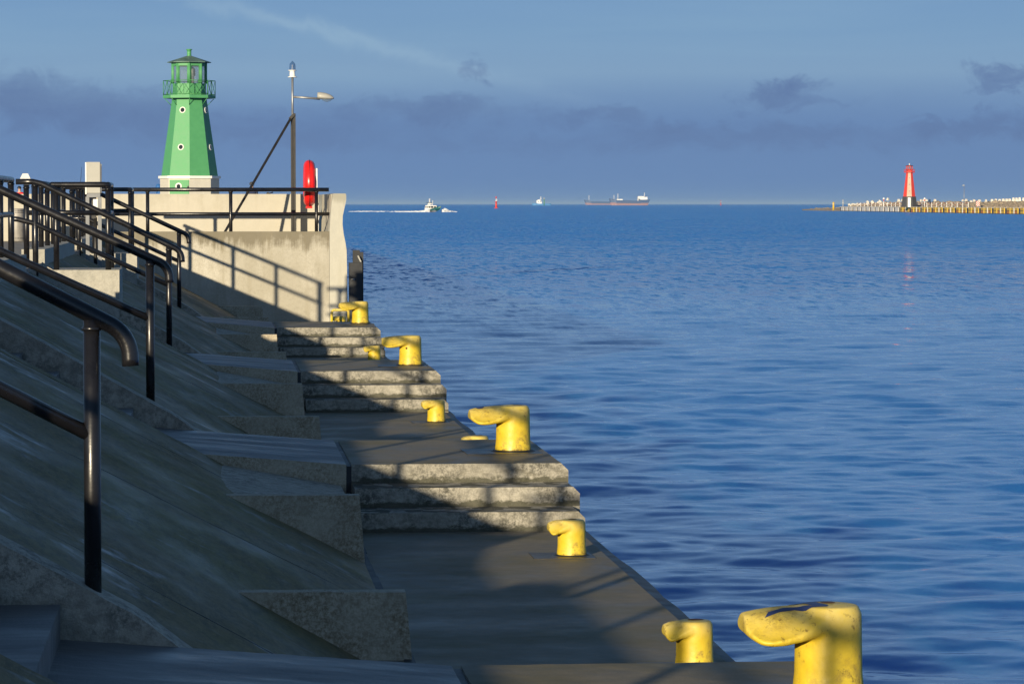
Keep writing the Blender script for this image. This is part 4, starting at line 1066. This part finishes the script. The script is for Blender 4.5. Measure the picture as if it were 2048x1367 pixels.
# ------------------------------------------------------------------ water
def water():
    m, nt, b = newmat('sea_water')
    b.inputs['Base Color'].default_value = (.022, .180, .57, 1)
    b.inputs['Roughness'].default_value = .04; b.inputs['IOR'].default_value = 1.333; b.inputs['Specular IOR Level'].default_value = .75
    b.inputs['Subsurface Weight'].default_value = 1; b.inputs['Subsurface Radius'].default_value = (1, 1, 1); b.inputs['Subsurface Scale'].default_value = 3.5
    tc = _n(nt, 'ShaderNodeTexCoord')
    def nz(scale, sx, sy, detail, rough, dist=0, rot=0, col=False):
        mp = _n(nt, 'ShaderNodeMapping'); mp.inputs['Scale'].default_value = (sx, sy, 1); mp.inputs['Rotation'].default_value = (0, 0, R(rot))
        nt.links.new(tc.outputs['Object'], mp.inputs[0]); f = noise_n(nt, mp.outputs[0], scale, detail, rough, dist)
        return f.node.outputs['Color'] if col else f
    sep = _n(nt, 'ShaderNodeSeparateXYZ'); nt.links.new(tc.outputs['Object'], sep.inputs[0])
    def sm(a, c, lo, hi):
        f = _n(nt, 'ShaderNodeMapRange', interpolation_type='SMOOTHSTEP')
        for i, v in enumerate((a, c, lo, hi)): f.inputs[i+1].default_value = v
        nt.links.new(sep.outputs[1], f.inputs[0]); return f.outputs[0]
    gust = ramp(nt, nz(.010, .3, 1, 3, .55), [(.34, .55), (.66, 1.4)])
    def vec(op, a, b_=None, sc=None):
        v = _n(nt, 'ShaderNodeVectorMath', operation=op)
        for i, q in enumerate((a, b_)):
            if q is None: continue
            if isinstance(q, tuple): v.inputs[i].default_value = q
            else: nt.links.new(q, v.inputs[i])
        if sc is not None:
            if isinstance(sc, (int, float)): v.inputs['Scale'].default_value = sc
            else: nt.links.new(sc, v.inputs['Scale'])
        return v.outputs[0]
    fine = vec('SUBTRACT', nz(2.7, .40, .85, 3, .58, .4, 6, True), (.5, .5, .5))
    wide = vec('SUBTRACT', nz(.15, .7, 1, 9, .86, .2, -6, True), (.5, .5, .5))
    a1 = math_n(nt, 'MULTIPLY', gust, sm(40, 200, .25, .2))
    a2 = math_n(nt, 'MULTIPLY', gust, sm(85, 260, .03, FARAMP))
    sl = vec('ADD', vec('SCALE', fine, sc=a1), vec('SCALE', wide, sc=a2))
    grain = vec('SUBTRACT', nz(1.5, 1.5, .22, 3, .7, .2, 0, True), (.5, .5, .5))
    sl = vec('ADD', sl, vec('SCALE', grain, sc=math_n(nt, 'MULTIPLY', gust, sm(70, 240, .05, 2.3))))
    sl = vec('MULTIPLY', sl, (.7, 1.0, 0.0))
    bi = _n(nt, 'ShaderNodeCombineXYZ'); nt.links.new(sm(80, 420, -.015, -.17), bi.inputs[1])
    sl = vec('ADD', sl, bi.outputs[0]); nt.links.new(sm(80, 420, .05, .22), b.inputs['Roughness'])
    ge = _n(nt, 'ShaderNodeNewGeometry')
    nn = vec('NORMALIZE', vec('ADD', ge.outputs['Normal'], sl))
    nt.links.new(nn, b.inputs['Normal'])
    return m
FARAMP = 1.5
M['water'] = water()
import numpy as np
rg = np.random.default_rng(5)
NU, NV = 470, 860
us = np.linspace(.03, .36, NU)
inv = np.linspace(1/21.0, 1/420.0, NV); yv = 1/inv
yv = np.concatenate([yv, [500, 650, 900, 1500, 3000, 8000, 30000, 90000]])
Yg, Ug = np.meshgrid(yv, us, indexing='ij'); Xg = Ug*Yg; Zg = np.zeros_like(Xg)
dyg = Yg*Yg*(1/21.0-1/420.0)/NV
for i in range(170):
    lam = .40*(4.2/.40)**rg.random(); th = rg.normal(math.pi/2*1.04, .55)
    kx, ky = 2*math.pi/lam*math.cos(th), 2*math.pi/lam*math.sin(th)
    amp = .0017*lam**.80
    fade = np.clip(lam/(2.6*np.maximum(dyg, .0008*Yg)) - .8, 0, 1)
    ph = kx*Xg + ky*Yg + rg.random()*6.283
    Zg += amp*fade*(np.sin(ph) + .22*np.cos(2*ph))
env = .85 + .28*np.sin(Xg*.11+Yg*.05+1)*np.sin(Yg*.08-Xg*.03)
Zg *= env*np.clip((400-Yg)/200, 0, 1)
nv = len(yv)
verts = np.stack([Xg, Yg, Zg], -1).reshape(-1, 3)
idx = np.arange(nv*NU).reshape(nv, NU)
faces = np.stack([idx[:-1, :-1], idx[:-1, 1:], idx[1:, 1:], idx[1:, :-1]], -1).reshape(-1, 4)
me = bpy.data.meshes.new('sea'); me.vertices.add(len(verts)); me.vertices.foreach_set('co', verts.astype(np.float32).ravel())
me.loops.add(faces.size); me.loops.foreach_set('vertex_index', faces.astype(np.int32).ravel())
me.polygons.add(len(faces)); me.polygons.foreach_set('loop_start', np.arange(0, faces.size, 4, dtype=np.int32))
me.polygons.foreach_set('use_smooth', np.ones(len(faces), dtype=bool))
me.update(calc_edges=True); me.validate(); me.materials.append(M['water'])
sea = bpy.data.objects.new('sea', me); COL.objects.link(sea); sea.location = (0, 0, WZ)
tag(sea, 'rippled deep blue sea', kind='structure')
b = MB(); b.face([(-30000, -200, WZ-.22), (40000, -200, WZ-.22), (40000, 95000, WZ-.22), (-30000, 95000, WZ-.22)])
b.build('outer_sea', 'water', None)
tag(bpy.data.objects['outer_sea'], 'open sea beyond the harbour', kind='structure')

# ------------------------------------------------------------------ light
AZ, EL = R(25), math.atan(.175)
to_sun = Vector((-math.sin(AZ)*math.cos(EL), -math.cos(AZ)*math.cos(EL), math.sin(EL)))
sl_ = bpy.data.lights.new('sun', 'SUN'); sl_.energy = 5.0; sl_.angle = R(.53); sl_.color = (1.0, .845, .60)
so = bpy.data.objects.new('sun', sl_); COL.objects.link(so); so.rotation_euler = to_sun.to_track_quat('Z', 'Y').to_euler()
w = bpy.data.worlds.new('World'); scn.world = w; w.use_nodes = True
nt = w.node_tree; nt.nodes.clear()
out = _n(nt, 'ShaderNodeOutputWorld'); bg = _n(nt, 'ShaderNodeBackground'); bg.inputs[1].default_value = .10
nt.links.new(bg.outputs[0], out.inputs[0])
sky = _n(nt, 'ShaderNodeTexSky', sky_type='NISHITA', sun_disc=False, sun_elevation=EL)
sky.sun_rotation = math.atan2(to_sun.x, to_sun.y)
sky.air_density = 1.0; sky.dust_density = .6; sky.ozone_density = 3.5
tc = _n(nt, 'ShaderNodeTexCoord'); sep = _n(nt, 'ShaderNodeSeparateXYZ'); nt.links.new(tc.outputs['Generated'], sep.inputs[0])
def srgb(r, g, b_): return tuple(((c/255+.055)/1.055)**2.4 if c > 10 else c/255/12.92 for c in (r, g, b_))
z = sep.outputs[2]
mr = _n(nt, 'ShaderNodeMapRange'); mr.inputs[1].default_value = 0; mr.inputs[2].default_value = .075; nt.links.new(z, mr.inputs[0])
low = ramp(nt, mr.outputs[0], [(0, srgb(101, 135, 179)), (.10, srgb(101, 134, 180)), (.33, srgb(109, 141, 183)), (.54, srgb(130, 162, 194)), (.72, srgb(122, 158, 194)), (1, srgb(113, 151, 194))])
def cl(scale, sx, sy, sz, detail, rough, dist, off=0):
    mp = _n(nt, 'ShaderNodeMapping'); mp.inputs['Scale'].default_value = (sx, sy, sz); mp.inputs['Location'].default_value = (off, off*.7, 0)
    nt.links.new(tc.outputs['Generated'], mp.inputs[0]); return noise_n(nt, mp.outputs[0], scale, detail, rough, dist)
dv_ = _n(nt, 'ShaderNodeMath', operation='DIVIDE'); nt.links.new(sep.outputs[0], dv_.inputs[0])
ay = math_n(nt, 'MAXIMUM', math_n(nt, 'ABSOLUTE', sep.outputs[1]), .05); nt.links.new(ay, dv_.inputs[1]); uu = dv_.outputs[0]
n1 = cl(60, 1, 1, 1.6, 8, .66, .5, 1.3); n2 = cl(75, 1, 1, 1.6, 8, .66, .5, 6.1)
uw = math_n(nt, 'ADD', uu, math_n(nt, 'MULTIPLY', math_n(nt, 'SUBTRACT', n1, .5), .040))
ew = math_n(nt, 'ADD', z, math_n(nt, 'MULTIPLY', math_n(nt, 'SUBTRACT', n2, .5), .020))
def blob(px, py, rx, ry, a):
    gx = math_n(nt, 'DIVIDE', math_n(nt, 'SUBTRACT', uw, (px-420)/6500), rx/6500)
    gy = math_n(nt, 'DIVIDE', math_n(nt, 'SUBTRACT', ew, (408-py)/6500), ry/6500)
    q = math_n(nt, 'ADD', math_n(nt, 'MULTIPLY', gx, gx), math_n(nt, 'MULTIPLY', gy, gy))
    return math_n(nt, 'MULTIPLY', math_n(nt, 'EXPONENT', math_n(nt, 'MULTIPLY', q, -1.0)), a)
acc = None
for q in ((30, 195, 130, 44, .9), (230, 220, 180, 40, .8), (520, 265, 280, 40, .5), (840, 220, 150, 28, .75), (950, 138, 30, 26, .6), (1190, 228, 130, 18, .55), (1370, 252, 120, 16, .5),
          (1590, 175, 62, 22, .85), (1530, 205, 60, 24, .7), (1660, 205, 90, 14, .4), (2030, 158, 70, 26, .8), (1980, 185, 60, 14, .4), (1870, 250, 60, 16, .75), (2020, 255, 120, 26, .8), (1600, 275, 330, 28, .5), (1100, 290, 400, 30, .4)):
    bq = blob(*q); acc = bq if acc is None else math_n(nt, 'ADD', acc, bq)
tex = ramp(nt, cl(55, 1, 1, 1.8, 9, .68, .5, 3.3), [(.28, .35), (.66, 1.15)])
acc = ramp(nt, math_n(nt, 'MULTIPLY', acc, tex), [(.12, 0), (.45, .62), (.95, 1)])
bandm = ramp(nt, mr.outputs[0], [(0, .1), (.08, .4), (.20, .8), (.32, .8), (.42, .4), (.52, .08), (.62, 0)])
bandm = math_n(nt, 'MULTIPLY', bandm, ramp(nt, n1, [(.3, .7), (.7, 1.1)]), True)
c1 = mix(nt, bandm, low, srgb(103, 134, 179))
c1 = mix(nt, math_n(nt, 'MULTIPLY', acc, 1.0), c1, srgb(97, 123, 166))
# pale high streak
st_u = math_n(nt, 'SUBTRACT', uw, (660-420)/6500); st_e = math_n(nt, 'SUBTRACT', z, (408-70)/6500)
ln = math_n(nt, 'ADD', st_e, math_n(nt, 'MULTIPLY', st_u, .26))
ln = math_n(nt, 'DIVIDE', ln, .0022); ln = math_n(nt, 'EXPONENT', math_n(nt, 'MULTIPLY', math_n(nt, 'MULTIPLY', ln, ln), -1.0))
al = math_n(nt, 'DIVIDE', st_u, .052); al = math_n(nt, 'EXPONENT', math_n(nt, 'MULTIPLY', math_n(nt, 'MULTIPLY', al, al), -1.0))
c1 = mix(nt, math_n(nt, 'MULTIPLY', math_n(nt, 'MULTIPLY', ln, al), .55), c1, srgb(150, 180, 205))
cir = cl(5, 1, 1, 12, 5, .55, .2, 7.7)
c1 = mix(nt, math_n(nt, 'MULTIPLY', ramp(nt, cir, [(.45, 0), (.7, 1)]), ramp(nt, mr.outputs[0], [(.35, 0), (.55, .4)])), c1, srgb(138, 172, 200))
EXPO = .36
hs = _n(nt, 'ShaderNodeVectorMath', operation='SCALE'); hs.inputs['Scale'].default_value = 1/.08/2**EXPO
nt.links.new(c1, hs.inputs[0])
hi = _n(nt, 'ShaderNodeMapRange', interpolation_type='SMOOTHSTEP'); hi.inputs[1].default_value = .11; hi.inputs[2].default_value = .42; nt.links.new(z, hi.inputs[0])
cc = mix(nt, hi.outputs[0], hs.outputs[0], sky.outputs[0])
nt.links.new(cc, bg.inputs[0]); bg.inputs[1].default_value = .08

vs = scn.view_settings; vs.view_transform = 'Standard'; vs.look = 'None'; vs.exposure = EXPO; vs.gamma = 1
scn.cycles.max_bounces = 6; scn.cycles.use_denoising = True; scn.cycles.sample_clamp_indirect = 4; scn.cycles.caustics_reflective = False; scn.cycles.caustics_refractive = False

# ------------------------------------------------------------------ haze over the sea
hm = bpy.data.materials.new('haze'); hm.use_nodes = True; nt = hm.node_tree; nt.nodes.clear()
o_ = _n(nt, 'ShaderNodeOutputMaterial'); pv = _n(nt, 'ShaderNodeVolumePrincipled')
pv.inputs['Color'].default_value = (.45, .68, 1.0, 1); pv.inputs['Density'].default_value = 2.4e-5; pv.inputs['Anisotropy'].default_value = 0
nt.links.new(pv.outputs[0], o_.inputs['Volume']); M['haze'] = hm
b = MB(); b.box(-30500, 40500, -260, 95500, -6, 52); hz = b.build('haze', 'haze'); hz['kind'] = 'stuff'; hz['label'] = 'thin sea haze'; hz.display_type = 'WIRE'
